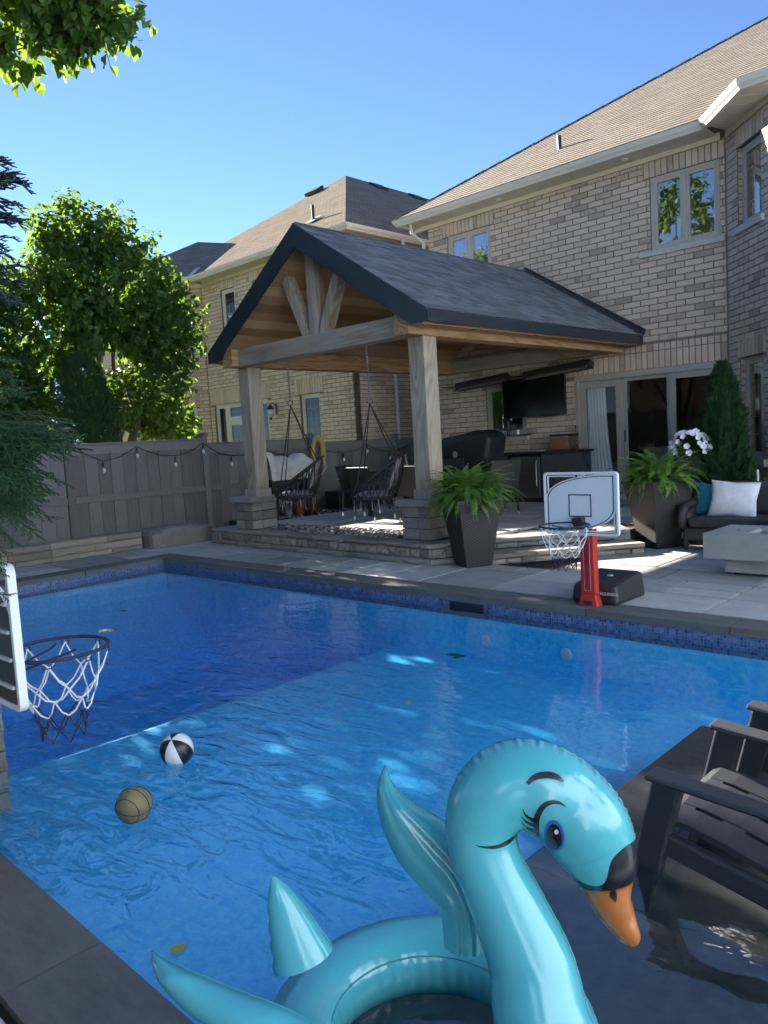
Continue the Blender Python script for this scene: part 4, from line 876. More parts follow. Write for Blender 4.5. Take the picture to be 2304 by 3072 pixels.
# hanging cord chairs
M_CORD = plain('cord_dark', (0.024, 0.02, 0.024), 0.9, bscale=200, bstr=.5); M_CUSH = plain('cushion_mauve', (0.24, 0.19, 0.215), 0.95, scale=20, bstr=.3); M_CHAIN = plain('chain_steel', (.13, .13, .13), .45, metal=.6); M_TASS = plain('tassel_pale', (.34, .30, .29), .95)
def swing(label, hx, hy, zc, face):
    """hook at (hx, hy) on the beam; zc height of the knot ring; face = unit vector the sitter looks along"""
    t = thing('hanging_cord_chair', label, 'hanging chair', (hx, hy, PT), 0, 'cord chairs hanging from the pavilion beam')
    F_ = Vector((face[0], face[1], 0)); S_ = Vector((-face[1], face[0], 0)); O = Vector((hx, hy, 0)); sz = .78
    z = zc+.04; k = 0
    q = MB()
    while z < 2.74:
        a = Vector((1, 0, 0)) if k % 2 else Vector((0, 1, 0))
        q.tube([O+Vector((0, 0, z+.028))+a*math.cos(i*math.pi/4)*.013+Vector((0, 0, math.sin(i*math.pi/4)*.03)) for i in range(8)], .0045, 5, closed=True); z += .042; k += 1
    obj('chain', q, M_CHAIN, t)
    obj('ring', MB().tube([O+Vector((0, 0, zc))+F_*math.cos(i*math.pi/6)*.035+Vector((0, 0, .035*math.sin(i*math.pi/6))) for i in range(12)], .007, 6, closed=True), M_CHAIN, t)
    rs = .31; seat = [O+F_*math.cos(i*math.pi/12)*rs*.92+S_*math.sin(i*math.pi/12)*rs+Vector((0, 0, sz)) for i in range(24)]
    obj('seat_hoop', MB().tube(seat, .02, 8, closed=True), M_CORD, t)
    # back hoop: leans from the front of the seat up to the head
    top = [O+F_*(math.cos(i*math.pi/12)*.36-.06)+S_*math.sin(i*math.pi/12)*.40+Vector((0, 0, sz+.05+.25*(1-math.cos(i*math.pi/12)))) for i in range(24)]
    obj('back_hoop', MB().tube(top, .017, 8, closed=True), M_CORD, t)
    q = MB()
    for i in range(24):
        for d in (-1, 1):
            a, b = seat[i], top[(i+d) % 24]
            if (b-a).length > .06: m_ = (a+b)/2+(a-O-Vector((0, 0, a.z))).normalized()*.02; q.tube([a, m_, b], .009, 4, cap=False)
    obj('net', q, M_CORD, t)
    q = MB()
    for i in range(-4, 5):
        for s_ in (0, 1):
            e = F_ if s_ else S_; f_ = S_ if s_ else F_; h = math.sqrt(max(0, .29**2-(i*.066)**2)); q.tube([O+f_*i*.066-e*h+Vector((0, 0, sz)), O+f_*i*.066+Vector((0, 0, sz-.07)), O+f_*i*.066+e*h+Vector((0, 0, sz))], .006, 4, cap=False)
    obj('seat_net', q, M_CORD, t)
    def pillow(a, b, sgn):
        u, v = a*2-1, b*2-1; th = .055*(max(0, 1-u**4)*max(0, 1-v**4))**.5
        return u, v, th*sgn
    q = MB()
    for sg in (1, -1): q.sheet(lambda a, b, sg=sg: (lambda u, v, h: O+F_*u*.24+S_*v*.25+Vector((0, 0, sz+.03+h)))(*pillow(a if sg > 0 else 1-a, b, sg)), 10, 10)
    obj('seat_cushion', q, M_CUSH, t, smooth=True)
    q = MB()
    for sg in (1, -1): q.sheet(lambda a, b, sg=sg: (lambda u, v, h: O+F_*(-.20-.16*(u+1)/2+h)+S_*v*.26*(1-.12*u)+Vector((0, 0, sz+.09+.43*(u+1)/2)))(*pillow(a, b if sg > 0 else 1-b, sg)), 10, 10)
    obj('back_cushion', q, M_CUSH, t, smooth=True)
    K = O+Vector((0, 0, zc-.03)); q = MB()
    for i in (3, 9, 15, 21): q.tube([K, top[i]+Vector((0, 0, .01))], .0075, 5)
    obj('rope', q, M_CORD, t)
    q = MB(); p2 = MB()
    for i in range(24):
        a = seat[i]; l = rnd.uniform(.13, .22)
        for j in range(3): d = Vector((rnd.uniform(-.02, .02), rnd.uniform(-.02, .02), 0)); (p2 if (i+j) % 4 == 0 else q).tube([a+d*.3, a+d*.6+Vector((0, 0, -l*.5)), a+d+Vector((0, 0, -l*rnd.uniform(.8, 1)))], .006, 4)
    b = top[12]
    for j in range(7): p2.tube([b+S_*(j-3)*.02, b+S_*(j-3)*.025-F_*.02+Vector((0, 0, -.12-.03*rnd.random()))], .005, 4)
    obj('fringe', q, M_CORD, t); obj('tassel', p2, M_TASS, t)
swing('dark cord hanging chair beside the left timber post, cushion fully in shade', -8.66, 7.11, 2.12, (-.717, -.697))
swing('dark cord hanging chair near the right timber post with sun on its cushion', -7.06, 7.11, 2.02, (-.80, -.60))
# covered grill, bar counter and what stands on it
def drape(t):
    q = MB(); NU, NV = 48, 14
    def fn(a, b):
        th = a*2*math.pi; c, s_ = math.cos(th), math.sin(th); e = .28
        cx, cy = math.copysign(abs(c)**e, c), math.copysign(abs(s_)**e, s_)
        if b > .72: k = (1-b)/.28; sc_ = .3+.7*k**.5; z = 1.42+.13*(1-k**2)+.02*math.sin(7*a*6.28)*k
        else: sc_ = 1+(.05*math.sin(th*9+b*7)+.045*math.sin(th*14-b*11+1)+.03*math.sin(th*23+b*5))*(.80-b)-.12*(.72-b); z = .72+(1.42-.72)*b/.72+.10*max(0, math.cos(th-2.6))*(.72-b)
        return (-8.68+cx*.60*sc_+.02*math.sin(11*b), 11.32+cy*.30*sc_, z+.05*math.sin(th*5)*(1-b)+.05*cx*b)
    q.sheet(fn, NU, NV, wrapu=True); q.add([fn(i/NU, 1) for i in range(NU)], [tuple(range(NU))]); return q
gl_ = thing('covered_grill', 'barbecue under a creased black fabric cover against the brick wall', 'grill', (-8.68, 11.32, PT))
obj('cover', drape(gl_), plain('cover_black', (.012, .014, .02), .55, bstr=.5, bscale=9, bdist=.04), gl_, smooth=True)
for x in (-9.1, -8.26):
    for y in (11.12, 11.52): obj('leg', MB().box(x-.025, x+.025, y-.025, y+.025, PT, .62), M_BLACK, gl_)
q = MB(); q.lathe([(.06, 0), (.055, .002)], (-8.80, 10.985, 1.18), 12, axis=Matrix.Rotation(R(90), 4, 'X')); obj('emblem', q, plain('emblem_grey', (.25, .25, .26), .6), gl_)
ct = thing('outdoor_bar', 'dark outdoor bar counter with stainless fridge against the brick wall', 'bar counter', (-7.6, 11.9, PT))
obj('countertop', MB().box(-8.35, -6.72, 11.60, 12.26, 1.12, 1.16), plain('stone_black', (.02, .02, .022), .25), ct, bevel=.006)
obj('cabinet', MB().box(-8.32, -8.08, 11.66, 12.24, PT, 1.118).box(-7.42, -6.78, 11.66, 12.24, PT, 1.118).box(-8.08, -7.42, 12.0, 12.24, PT, 1.118), plain('cabinet_slate', (.05, .055, .065), .5), ct)
obj('fridge_door', MB().box(-8.06, -7.44, 11.64, 12.0, .34, 1.08), M_STEEL, ct, bevel=.008); obj('fridge_grille', MB().box(-8.06, -7.44, 11.70, 12.0, PT+.005, .335), M_BLACK, ct); obj('fridge_handle', MB().tube([(-7.49, 11.62, .55), (-7.49, 11.60, .57), (-7.49, 11.60, .98), (-7.49, 11.62, 1.0)], .009, 6), M_ALU, ct)
im = thing('ice_maker', 'small copper-coloured ice maker on the end of the bar counter', 'ice maker', (-7.05, 11.9, 1.16))
obj('body', MB().box(-7.27, -6.90, 11.72, 12.08, 1.162, 1.40), plain('copper', (.42, .20, .12), .3, metal=.8), im, bevel=.02); q = MB(); q.box(-7.275, -6.895, 11.715, 12.085, 1.40, 1.445); obj('lid', q, M_BLACK, im, bevel=.012); obj('trim', MB().box(-7.272, -6.898, 11.708, 11.716, 1.392, 1.402), M_ALU, im)
q = MB(); q.tube([(-6.9, 11.85, 1.2), (-6.82, 11.85, 1.24), (-6.74, 11.9, 1.1), (-6.68, 12.1, .7), (-6.66, 12.2, .3)], .007, 5); tag(obj('power_cord', q, M_BLACK), 'thin black cord hanging from the end of the bar counter', 'cord')
q = MB(); q.tube([(-7.0, 12.2, PT), (-7.04, 12.22, 1.55)], .008, 6); q.lathe([(.012, 1.54), (.018, 1.56), (.01, 1.58)], (-7.04, 12.22, 0), 8); tag(obj('tether_pole', q, M_BLACK), 'thin black pole leaning on the door frame beside the bar', 'pole')
q = MB(); q.box(-7.62, -7.42, 11.66, 11.82, 1.162, 1.185); tag(obj('book', q, plain('book_tan', (.3, .25, .18), .8), bevel=.004), 'small tan box lying flat on the bar counter', 'box')
q = MB(); q.box(-8.62, -8.0, 12.14, 12.30, 1.46, 1.475); tag(obj('shelf_tray', q, M_BLACK), 'dark tray lying on the kitchen window sill', 'tray')
bottle('spray_bottle', 'dark slim bottle on the tray at the kitchen window', 'bottle', (-8.46, 12.2, 1.476), .03, .2, M_BLACK); bottle('cup', 'small white tumbler on the tray at the kitchen window', 'cup', (-8.24, 12.2, 1.476), .028, .09, M_WHITE, False)
def heater(label, x0, x1, z0, z1, tilt):
    t = thing('patio_heater', label, 'patio heater', ((x0+x1)/2, 12.1, z0), 0, 'wall heaters under the pavilion')
    a, b = Vector((x0, 12.08, z0)), Vector((x1, 12.08, z1)); up = Vector((0, .5, 1))
    obj('housing', MB().bar(a, b, .17, .13, up), M_BLACK, t, bevel=.03)
    d = (b-a).normalized(); f_ = Vector((0, -.9, -.44)).normalized()
    obj('grille', MB().bar(a+d*.09+f_*.085, b-d*.09+f_*.085, .012, .09, up), plain('heater_grille', (.11, .105, .095), .6, bstr=.8, bscale=300), t)
    for e in (a+d*.05, b-d*.05): obj('end_cap', MB().bar(e-d*.035+f_*.088, e+d*.035+f_*.088, .006, .09, up), M_BLACK, t)
    q = MB(); e = b-d*.07+f_*.094
    for k in range(7): q.bar(e+Vector((0, 0, -.035+k*.011)), e+Vector((0, 0, -.029+k*.011))+d*.004, .005, .008+.006*(k % 3), up)
    obj('logo', q, plain('logo_pale', (.6, .6, .6), .5), t)
    for s_ in (.25, .75): p = a+(b-a)*s_; obj('bracket', MB().bar(p+Vector((0, .03, .0)), (p.x, 12.285, p.z+.04), .03, .03), M_BLACK, t)
    obj('conduit', MB().tube([a+Vector((0, .05, .02)), a+Vector((-.12, .14, .02)), a+Vector((-.5, .17, .05))], .012, 6), M_BLACK, t)
heater('black bar heater high on the wall over the covered grill, nearer the fence', -9.55, -8.30, 2.46, 2.55, 0)
heater('black bar heater above the television, nearer the patio doors', -7.98, -6.60, 2.52, 2.61, 0)
tv = thing('tv', 'large flat black television mounted on the brick wall over the bar', 'television', (-7.85, 12.2, 1.8))
obj('screen', MB().box(-8.46, -7.16, 12.075, 12.082, 1.80, 2.48), plain('screen_black', (.004, .004, .005), .12, var=.1, bstr=0), tv); obj('casing', MB().box(-8.475, -7.145, 12.083, 12.13, 1.785, 2.495), M_BLACK, tv, bevel=.006); obj('wall_mount', MB().box(-7.98, -7.64, 12.13, 12.28, 2.0, 2.3), M_BLACK, tv)
# along the fence behind the pavilion post
wt = thing('deck_storage', 'dark bench box under a white tarpaulin against the fence', 'storage box', (-11.3, 9.1, PT))
obj('bench', MB().box(-11.62, -11.02, 8.50, 9.62, .78, .90), M_WICK, wt); 
for y in (8.56, 9.54): obj('leg', MB().box(-11.6, -11.04, y-.03, y+.03, PT, .78), M_WICK, wt)
def tarp(a, b):
    y = 8.52+1.10*a; k = abs(2*b-1); x = -11.32+.30*(2*b-1)*(1+.05*math.sin(a*23)); z = .90+(.44+.05*math.sin(a*7+1)+.03*math.sin(a*19))*(1-k**5)*(1-.30*max(0, a-.82)/.18); return (x, y, z)
q = MB().sheet(tarp, 40, 24); obj('tarpaulin', q, plain('tarp_white', (.56, .55, .50), .6, bstr=.5, bscale=6, bdist=.05), wt, smooth=True)
for k, (y, c, r_) in enumerate(((8.78, 'grey', .08), (9.05, 'terracotta', .13), (9.38, 'terracotta', .12))):
    q = MB().lathe([(r_*.7, 0), (r_*.98, .22), (r_*1.08, .22), (r_*1.08, .27), (r_*.95, .27), (r_*.9, .2)], (-10.95, y, PT), 18)
    tag(obj('flower_pot', q, plain('pot_'+c+str(k), (.38, .15, .09) if c[0] == 't' else (.35, .36, .37), .8), smooth=True), ('pale grey bucket under the covered bench', 'terracotta pot under the covered bench, beside the grey bucket', 'terracotta pot under the covered bench, nearer the blue pole')[k], 'pot')
sk = thing('pool_vacuum_pole', 'blue telescopic pool pole leaning against the fence', 'pole', (-11.65, 10.0, PT)); obj('pole', MB().tube([(-11.55, 9.98, PT), (-11.72, 10.1, 1.75)], .02, 8), plain('pole_blue', (.02, .07, .35), .35), sk); obj('tag_card', MB().box(-11.5, -11.495, 9.86, 9.96, .74, .98), M_WHITE, sk)
q = MB(); 
for k in range(7):
    r1, r2 = .13+.02*rnd.random(), .24+.05*rnd.random(); c = Vector((-11.68+.012*k, 10.18+.03*rnd.uniform(-1, 1), 1.40)); q.tube([c+Vector((.01*math.sin(3*a), math.cos(a)*r1*(1.0-.2*math.sin(a)), math.sin(a)*r2)) for a in [i*math.pi/12 for i in range(24)]], .012, 6, closed=True)
q.tube([(-11.62, 10.3, 1.3), (-11.6, 10.34, 1.05), (-11.6, 10.2, .9), (-11.6, 10.05, .84)], .012, 6)
tag(obj('coiled_hose', q, plain('hose_yellow', (.55, .43, .08), .5), smooth=True), 'yellow hose coiled over the top of the fence', 'hose')
q = MB().box(-11.2, -10.8, 9.9, 10.6, PT, .60); tag(obj('storage_crate', q, M_BLACK, bevel=.02), 'low black storage crate beside the fence behind the dining chairs', 'crate')
# ------------------------------------------------------------------ basketball hoops
M_RED = plain('pole_red', (0.52, 0.035, 0.025), 0.35, var=.06); M_BASEK = plain('base_black', (0.022, 0.022, 0.025), 0.5, bstr=.25, bscale=160); M_NETW = plain('net_white', (.75, .75, .75), .8); M_NETK = plain('net_black', (.03, .025, .05), .8)
M_BOARD = plain('board_white', (.70, .72, .74), .35, var=.02); M_LINE = plain('line_navy', (.015, .018, .06), .5)
def text_mesh(s_, size, depth):
    cu_ = bpy.data.curves.new('lettering', 'FONT'); cu_.body = s_; cu_.size = size; cu_.extrude = depth; cu_.align_x = 'CENTER'; cu_.space_character = 1.05
    o = bpy.data.objects.new('lettering', cu_); COL.objects.link(o); dg = bpy.context.evaluated_depsgraph_get(); me = bpy.data.meshes.new_from_object(o.evaluated_get(dg)); bpy.data.objects.remove(o); return me
def hoop(label, loc, rz):
    """built facing -Y, origin at the foot of the pole"""
    t = thing('pool_basketball_hoop', label, 'basketball hoop', loc, rz, 'poolside basketball hoops')
    L = dict(local=True)
    obj('base', MB().hexa([(-.22, .05, 0), (.22, .05, 0), (.24, .58, 0), (-.24, .58, 0), (-.20, .07, .17), (.20, .07, .17), (.215, .56, .235), (-.215, .56, .235)]), M_BASEK, t, bevel=.04, **L)
    me = text_mesh('EQUINOX', .036, .001); me.transform(Matrix.Translation((.150, .053, .09)) @ Matrix.Rotation(R(83), 4, 'X')); obj('lettering', me, M_WHITE, t, **L)
    q = MB(); q.lathe([(.028, .205), (.024, .215), (.0, .215)], (0.02, .33, 0), 12); obj('filler_cap', q, plain('cap_grey', (.3, .3, .32), .4), t, **L)
    q = MB(); q.hexa([(-.09, -.035, 0), (.09, -.035, 0), (.09, .06, 0), (-.09, .06, 0), (-.066, -.03, .10), (.066, -.03, .10), (.066, .05, .10), (-.066, .05, .10)])
    q.hexa([(-.066, -.03, .10), (.066, -.03, .10), (.066, .05, .10), (-.066, .05, .10), (-.062, -.03, .66), (.062, -.03, .66), (.062, .05, .66), (-.062, .05, .66)])
    pl = obj('pole', q, M_RED, t, bevel=.008, **L); 
    q = MB(); q.box(-.026, .026, -.0335, -.0305, .14, .62); obj('pole_groove', q, plain('pole_red_dark', (.36, .015, .015), .4), pl, **L)
    q = MB(); 
    for x in (-.029, .027): q.box(x, x+.0022, -.0345, -.0305, .14, .62)
    q.box(-.029, .0292, -.0345, -.0305, .137, .140); obj('pole_stripe', q, plain('stripe_pale', (.55, .45, .5), .4), pl, **L)
    q = MB(); q.box(-.04, .04, -.045, -.033, .012, .05); obj('latch', q, M_BASEK, pl, bevel=.01, **L)
    # backboard: rounded frame with two cut-out corners
    W_, H0, H1, yb = .345, .62, 1.15, -.10
    def rr(w, h0, h1, r, n=5):
        pts = []
        for cx_, cz_, a0 in ((w-r, h0+r, -90), (w-r, h1-r, 0), (-w+r, h1-r, 90), (-w+r, h0+r, 180)):
            for k in range(n+1): a = R(a0+90*k/n); pts.append((cx_+r*math.cos(a), cz_+r*math.sin(a)))
        return pts
    outer = rr(W_, H0, H1, .035); inner = rr(W_-.022, H0+.022, H1-.022, .02); n = len(outer); q = MB()
    y0, y1 = yb-.016, yb+.016
    vs = [(x, y0, z) for x, z in outer]+[(x, y0, z) for x, z in inner]+[(x, y1, z) for x, z in outer]+[(x, y1, z) for x, z in inner]
    fs = []
    for i in range(n): j = (i+1) % n; fs += [(i, j, n+j, n+i), (2*n+j, 2*n+i, 3*n+i, 3*n+j), (j, i, 2*n+i, 2*n+j), (n+i, n+j, 3*n+j, 3*n+i)]
    bb = obj('backboard_frame', q.add(vs, fs), M_WHITE, t, bevel=.004, **L)
    # field: a lens shape from corner to corner, leaving upper-left and lower-right corners open
    w_, a_, b_ = W_-.022, H0+.022, H1-.022
    def arc(p, c, e, n_=12): return [((1-k/n_)**2*p[0]+2*(1-k/n_)*k/n_*c[0]+(k/n_)**2*e[0], (1-k/n_)**2*p[1]+2*(1-k/n_)*k/n_*c[1]+(k/n_)**2*e[1]) for k in range(n_+1)]
    field = [(-w_, a_)]+arc((-w_+.10, a_), (w_-.06, a_+.02), (w_, a_+.19))+[(w_, b_)]+arc((w_-.12, b_), (-w_+.04, b_-.02), (-w_, b_-.19))
    q = MB(); q.extr([(x, yb-.012, z) for x, z in field], (0, .02, 0)); obj('backboard', q, M_BOARD, bb, **L)
    q = MB(); c_ = np.array([0, (a_+b_)/2]); P = [np.array(p) for p in field]; m_ = len(P); I1 = [c_+(p-c_)*.955 for p in P]; I2 = [c_+(p-c_)*.925 for p in P]
    q.add([(p[0], yb-.0135, p[1]) for p in I1]+[(p[0], yb-.0135, p[1]) for p in I2], [(i, (i+1) % m_, m_+(i+1) % m_, m_+i) for i in range(m_)]); 
    for x0, x1, z0, z1 in ((-.105, .105, .955, .965), (-.105, .105, .775, .785), (-.105, -.095, .785, .955), (.095, .105, .785, .955)): q.box(x0, x1, yb-.0136, yb-.0124, z0, z1)
    obj('board_line', q, M_LINE, bb, **L)
    q = MB()                                     # dark backing strips and white corner brackets
    for s_ in (1, -1):
        zc = (a_+b_)/2; P_ = lambda x, z: (s_*x, yb-.004, zc+s_*(z-zc))
        tri = [P_(w_-.02, a_+.17), P_(w_-.02, a_+.012), P_(w_-.28, a_+.012)]
        q.tube(tri, .007, 6)
    obj('corner_bracket', q, M_WHITE, bb, **L)
    q = MB(); 
    for s_ in (1, -1):
        zc = (a_+b_)/2; P_ = lambda x, z, y: (s_*x, y, zc+s_*(z-zc))
        q.extr([P_(w_, a_, yb-.002), P_(w_, a_+.20, yb-.002), P_(w_-.012, a_+.18, yb-.002), P_(w_-.012, a_+.008, yb-.002), P_(w_-.26, a_+.008, yb-.002), P_(w_-.34, a_, yb-.002)], (0, .006, 0))
    obj('corner_liner', q, M_LINE, bb, **L)
    q = MB()
    for z in (.70, .80, .90, 1.0): q.box(-w_+.02, w_-.02, yb+.010, yb+.02, z, z+.012)
    q.box(-.03, .03, yb+.012, yb+.03, a_, b_); obj('back_rib', q, M_BOARD, bb, **L)
    obj('back_panel', MB().extr([(x*.985, yb+.0085, z) for x, z in field], (0, .001, 0)), plain('board_back_slate', (.045, .06, .07), .5), bb, **L)
    q = MB(); q.box(-.05, .05, yb-.075, yb-.015, .675, .775).box(-.04, .04, yb+.016, -.02, .63, .72); obj('rim_bracket', q, M_BASEK, t, bevel=.008, **L)
    rr_, rc, rz_ = .20, Vector((0, yb-.075-.20, .735)), .735
    q = MB(); ring = [rc+Vector((math.cos(i*math.pi/14)*rr_, math.sin(i*math.pi/14)*rr_, 0)) for i in range(28)]; q.tube(ring, .0075, 8, closed=True); q.tube([(-.03, yb-.07, .68), rc+Vector((-.07, 0, -.012)), rc+Vector((-.09, -.04, 0))], .005, 5); q.tube([(.03, yb-.07, .68), rc+Vector((.07, 0, -.012)), rc+Vector((.09, -.04, 0))], .005, 5)
    rim = obj('rim', q, M_NETK, t, smooth=True, **L)
    q = MB(); hk = [i*2*math.pi/8+.2 for i in range(8)]
    for a in hk: p = rc+Vector((math.cos(a)*rr_, math.sin(a)*rr_, -.012)); e = Vector((-math.sin(a), math.cos(a), 0)); q.tube([p-e*.012, p-e*.014+Vector((0, 0, -.016)), p+e*.014+Vector((0, 0, -.016)), p+e*.012], .003, 4)
    obj('hook', q, M_NETK, rim, **L)
    lv = [(0, 1.0), (.10, .83), (.17, .66), (.23, .52), (.28, .47)]; q = MB(); q2 = MB(); jit = random.Random(int(loc[1]*10)+3)
    def node(i, k): a = hk[0]+(i+.5*k)*2*math.pi/8; dz, rf = lv[k]; s_ = 1+jit.uniform(-.05, .05)*(k > 0); return rc+Vector((math.cos(a)*rr_*rf*s_, math.sin(a)*rr_*rf*s_, -.02-dz+jit.uniform(-.012, .012)*(k > 0)))
    N = [[node(i, k) for i in range(8)] for k in range(5)]
    for k in range(4):
        for i in range(8):
            a = N[k][i]
            for b in (N[k+1][i], N[k+1][(i-1) % 8]): (q if k < 3 else q2).tube([a, (a+b)/2+Vector((0, 0, -.014)), b], .0034, 4, cap=False)
    for i in range(8): a = N[4][i]; b = N[4][(i+1) % 8]; q2.tube([a, (a+b)/2+Vector((0, 0, -.06)), b], .0042, 4, cap=False)
    obj('net', q, M_NETW, t, **L); obj('net_tip', q2, M_NETK, t, **L)
    return t
hoop('red-poled basketball hoop with white backboard on the far pool edge', (-3.28, 5.83, 0), 0)
hoop('basketball hoop at the near pool edge, seen edge-on from behind its backboard', (-3.12, 0.88, 0), R(181))
# stacked stone block at the near side
sb_ = thing('stone_water_wall', 'stacked tan stone block rising from the water beside the near hoop', 'stone wall', (-4.8, 1.0, 0)); it = []
obj('core', MB().box(-5.3, -4.42, .66, 1.36, -.5, .62), M_SAND, sb_)
for k in range(9):
    z0 = -.40+k*.115
    for a, b in (((-5.4, 1.43), (-4.36, 1.43)),): block_run(b, a, z0, z0+.115, .15, (.3, .42), it, off=rnd.uniform(-.012, .012))
    block_run((-4.36, .6), (-4.36, 1.43), z0, z0+.115, .15, (.3, .4), it, off=rnd.uniform(-.012, .012))
pieces('wall_stone', RB, it, M_WARMST, sb_)
# ------------------------------------------------------------------ lounge corner by the doors
M_CONC = pmat('cast_concrete', [(0.3, (.27, .275, .265)), (.7, (.34, .345, .335))], .8, 3, 0, .25, 40, .004)
ft = thing('fire_table', 'square grey concrete fire table with recessed burner beside the wicker loveseat', 'fire table', (-2.3, 7.9, 0))
q = MB(); X0, X1, Y0, Y1 = -2.98, -1.75, 7.52, 8.26
q.box(X0, X1, Y0, Y1, .175, .30)
for a in ((X0, X1, Y0, Y0+.17), (X0, X1, Y1-.17, Y1), (X0, X0+.36, Y0+.17, Y1-.17), (X1-.36, X1, Y0+.17, Y1-.17)): q.box(*a, .30, .42)
obj('top', q, M_CONC, ft); obj('burner_tray', MB().box(X0+.362, X1-.362, Y0+.172, Y1-.172, .30, .385), plain('tray_grey', (.13, .13, .13), .5), ft)
obj('plinth', MB().box(X0+.16, X1-.16, Y0+.13, Y1-.13, .03, .175), M_CONC, ft); obj('foot', MB().box(X0+.22, X1-.22, Y0+.2, Y1-.2, 0, .03), M_BLACK, ft); obj('key_valve', MB().lathe([(.02, .42), (.018, .423)], (-2.76, 7.86, 0), 10), M_BLACK, ft)
tk = thing('concrete_side_block', 'plain grey concrete block standing behind the fire table', 'side table', (-2.2, 8.7, 0)); obj('block', MB().box(-2.62, -2.1, 8.48, 8.98, .03, .56), M_CONC, tk, bevel=.008); obj('foot', MB().box(-2.56, -2.16, 8.54, 8.92, 0, .03), M_BLACK, tk)
sf = thing('wicker_loveseat', 'dark wicker loveseat with charcoal cushions beside the fire table', 'sofa', (-3.1, 9.4, 0)); M_CHAR = plain('cushion_charcoal', (.038, .04, .045), .95, bstr=.4, bscale=150)
obj('frame', MB().box(-3.80, -2.20, 8.98, 9.75, .11, .27).box(-3.80, -2.20, 9.68, 9.82, .27, .70), M_WICK, sf, bevel=.03)
for x in (-3.80, -2.22):
    q = MB(); q.tube([(x, 8.98, .27), (x, 8.98, .43), (x, 9.02, .50), (x, 9.3, .53), (x, 9.7, .66)], [.05, .055, .06, .055, .055], 10); q.box(x-.03, x+.03, 9.0, 9.7, .26, .5); obj('arm', q, M_WICK, sf, smooth=True)
    for y in (9.02, 9.7): obj('leg', MB().bar((x+(.03 if x < -3 else -.03), y, .12), (x+(.03 if x < -3 else -.03), y, 0.0), .055, .055, taper=.7), M_WICK, sf); 
obj('seat_cushion', MB().box(-3.74, -2.28, 8.97, 9.66, .272, .39), M_CHAR, sf, bevel=.05); obj('back_cushion', MB().hexa([(-3.72, 9.52, .39), (-2.30, 9.52, .39), (-2.30, 9.68, .39), (-3.72, 9.68, .39), (-3.66, 9.60, .77), (-2.36, 9.60, .77), (-2.36, 9.72, .77), (-3.66, 9.72, .77)]), M_CHAR, sf, bevel=.05)
def pillow(name, label, c, w_, h_, m, lean, yaw, roll=0.0, seed=0):
    r = random.Random(seed); q = MB(); A = Matrix.Rotation(yaw, 3, 'Z') @ Matrix.Rotation(-lean, 3, 'X') @ Matrix.Rotation(roll, 3, 'Y'); ph = [r.uniform(0, 6) for _ in range(4)]
    for sg in (1, -1):
        def fn(a, b):
            a_ = a if sg > 0 else 1-a; u, v = a_*2-1, b*2-1
            t = .085*(max(0, 1-u*u)*max(0, 1-v*v))**.38; pin = 1-.10*(1-abs(u))*abs(v)**2-.0; pinv = 1-.10*(1-abs(v))*abs(u)**2
            fold = .006*math.sin(9*v+ph[0]+3*abs(u))*abs(u)**2*(1-abs(v))+.005*math.sin(7*u+ph[1])*abs(v)**2
            return Vector(c)+A @ Vector((u*w_/2*pinv, -sg*(t+fold), v*h_/2*pin))
        q.sheet(fn, 22, 22)
    return tag(obj(name, q, m, smooth=True), label, 'pillow')
pillow('throw_pillow', 'teal blue throw pillow at the end of the loveseat, half behind the white one', (-3.64, 9.42, .575), .36, .40, plain('pillow_teal', (.012, .15, .24), .9, bstr=.3, bscale=120), .22, .1, .05, 2)
pillow('throw_pillow', 'white throw pillow in the middle of the loveseat', (-3.32, 9.31, .58), .56, .44, plain('pillow_white', (.72, .70, .74), .9, bstr=.2, bscale=120), .24, .02, .06, 5)
sd_ = thing('tray_side_table', 'small round black tray table behind the corner planter', 'side table', (-4.0, 9.75, 0)); obj('tray', MB().lathe([(.16, .40), (.17, .41), (.17, .44), (.16, .44), (.155, .415)], (-4.02, 9.78, 0), 20), M_BLACK, sd_); obj('rim', MB().tube([(-4.02+.17*math.cos(i*math.pi/10), 9.78+.17*math.sin(i*math.pi/10), .44) for i in range(20)], .007, 6, closed=True), M_ALU, sd_); obj('stem', MB().tube([(-4.02, 9.78, 0), (-4.02, 9.78, .40)], .02, 8), M_BLACK, sd_); obj('foot', MB().lathe([(.14, 0), (.13, .02)], (-4.02, 9.78, 0), 16), M_BLACK, sd_)
def ball(name, label, c, r, mats, mfun, cat='ball', rot=None, seams=None, sm=None, group=None):
    q = MB(); nu, nv = 32, 18; A = rot or Matrix.Identity(3)
    vs = [Vector(c)+A @ Vector((r*math.sin(math.pi*j/nv)*math.cos(2*math.pi*i/nu), r*math.sin(math.pi*j/nv)*math.sin(2*math.pi*i/nu), r*math.cos(math.pi*j/nv))) for j in range(nv+1) for i in range(nu)]
    o0 = len(q.v); q.v = [tuple(v) for v in vs]
    for j in range(nv):
        for i in range(nu): q.f.append((j*nu+i, j*nu+(i+1) % nu, (j+1)*nu+(i+1) % nu, (j+1)*nu+i)); q.m.append(mfun(i/nu, j/nv))
    t = obj(name, q, mats, smooth=True); tag(t, label, cat, group)
    if seams:
        s_ = MB()
        for fn in seams: s_.tube([Vector(c)+A @ (Vector(fn(k/40)).normalized()*r*1.003) for k in range(41)], r*.022, 5, cap=False)
        t2 = obj('seam', s_, sm, t); 
    return t
ball('beach_ball', 'blue and yellow beach ball lying behind the corner planter', (-4.24, 9.62, .16), .16, [plain('bb_blue', (.03, .22, .6), .3), plain('bb_yellow', (.6, .5, .12), .3), plain('bb_cyan', (.15, .45, .55), .3)], lambda u, v: int(u*6) % 3)
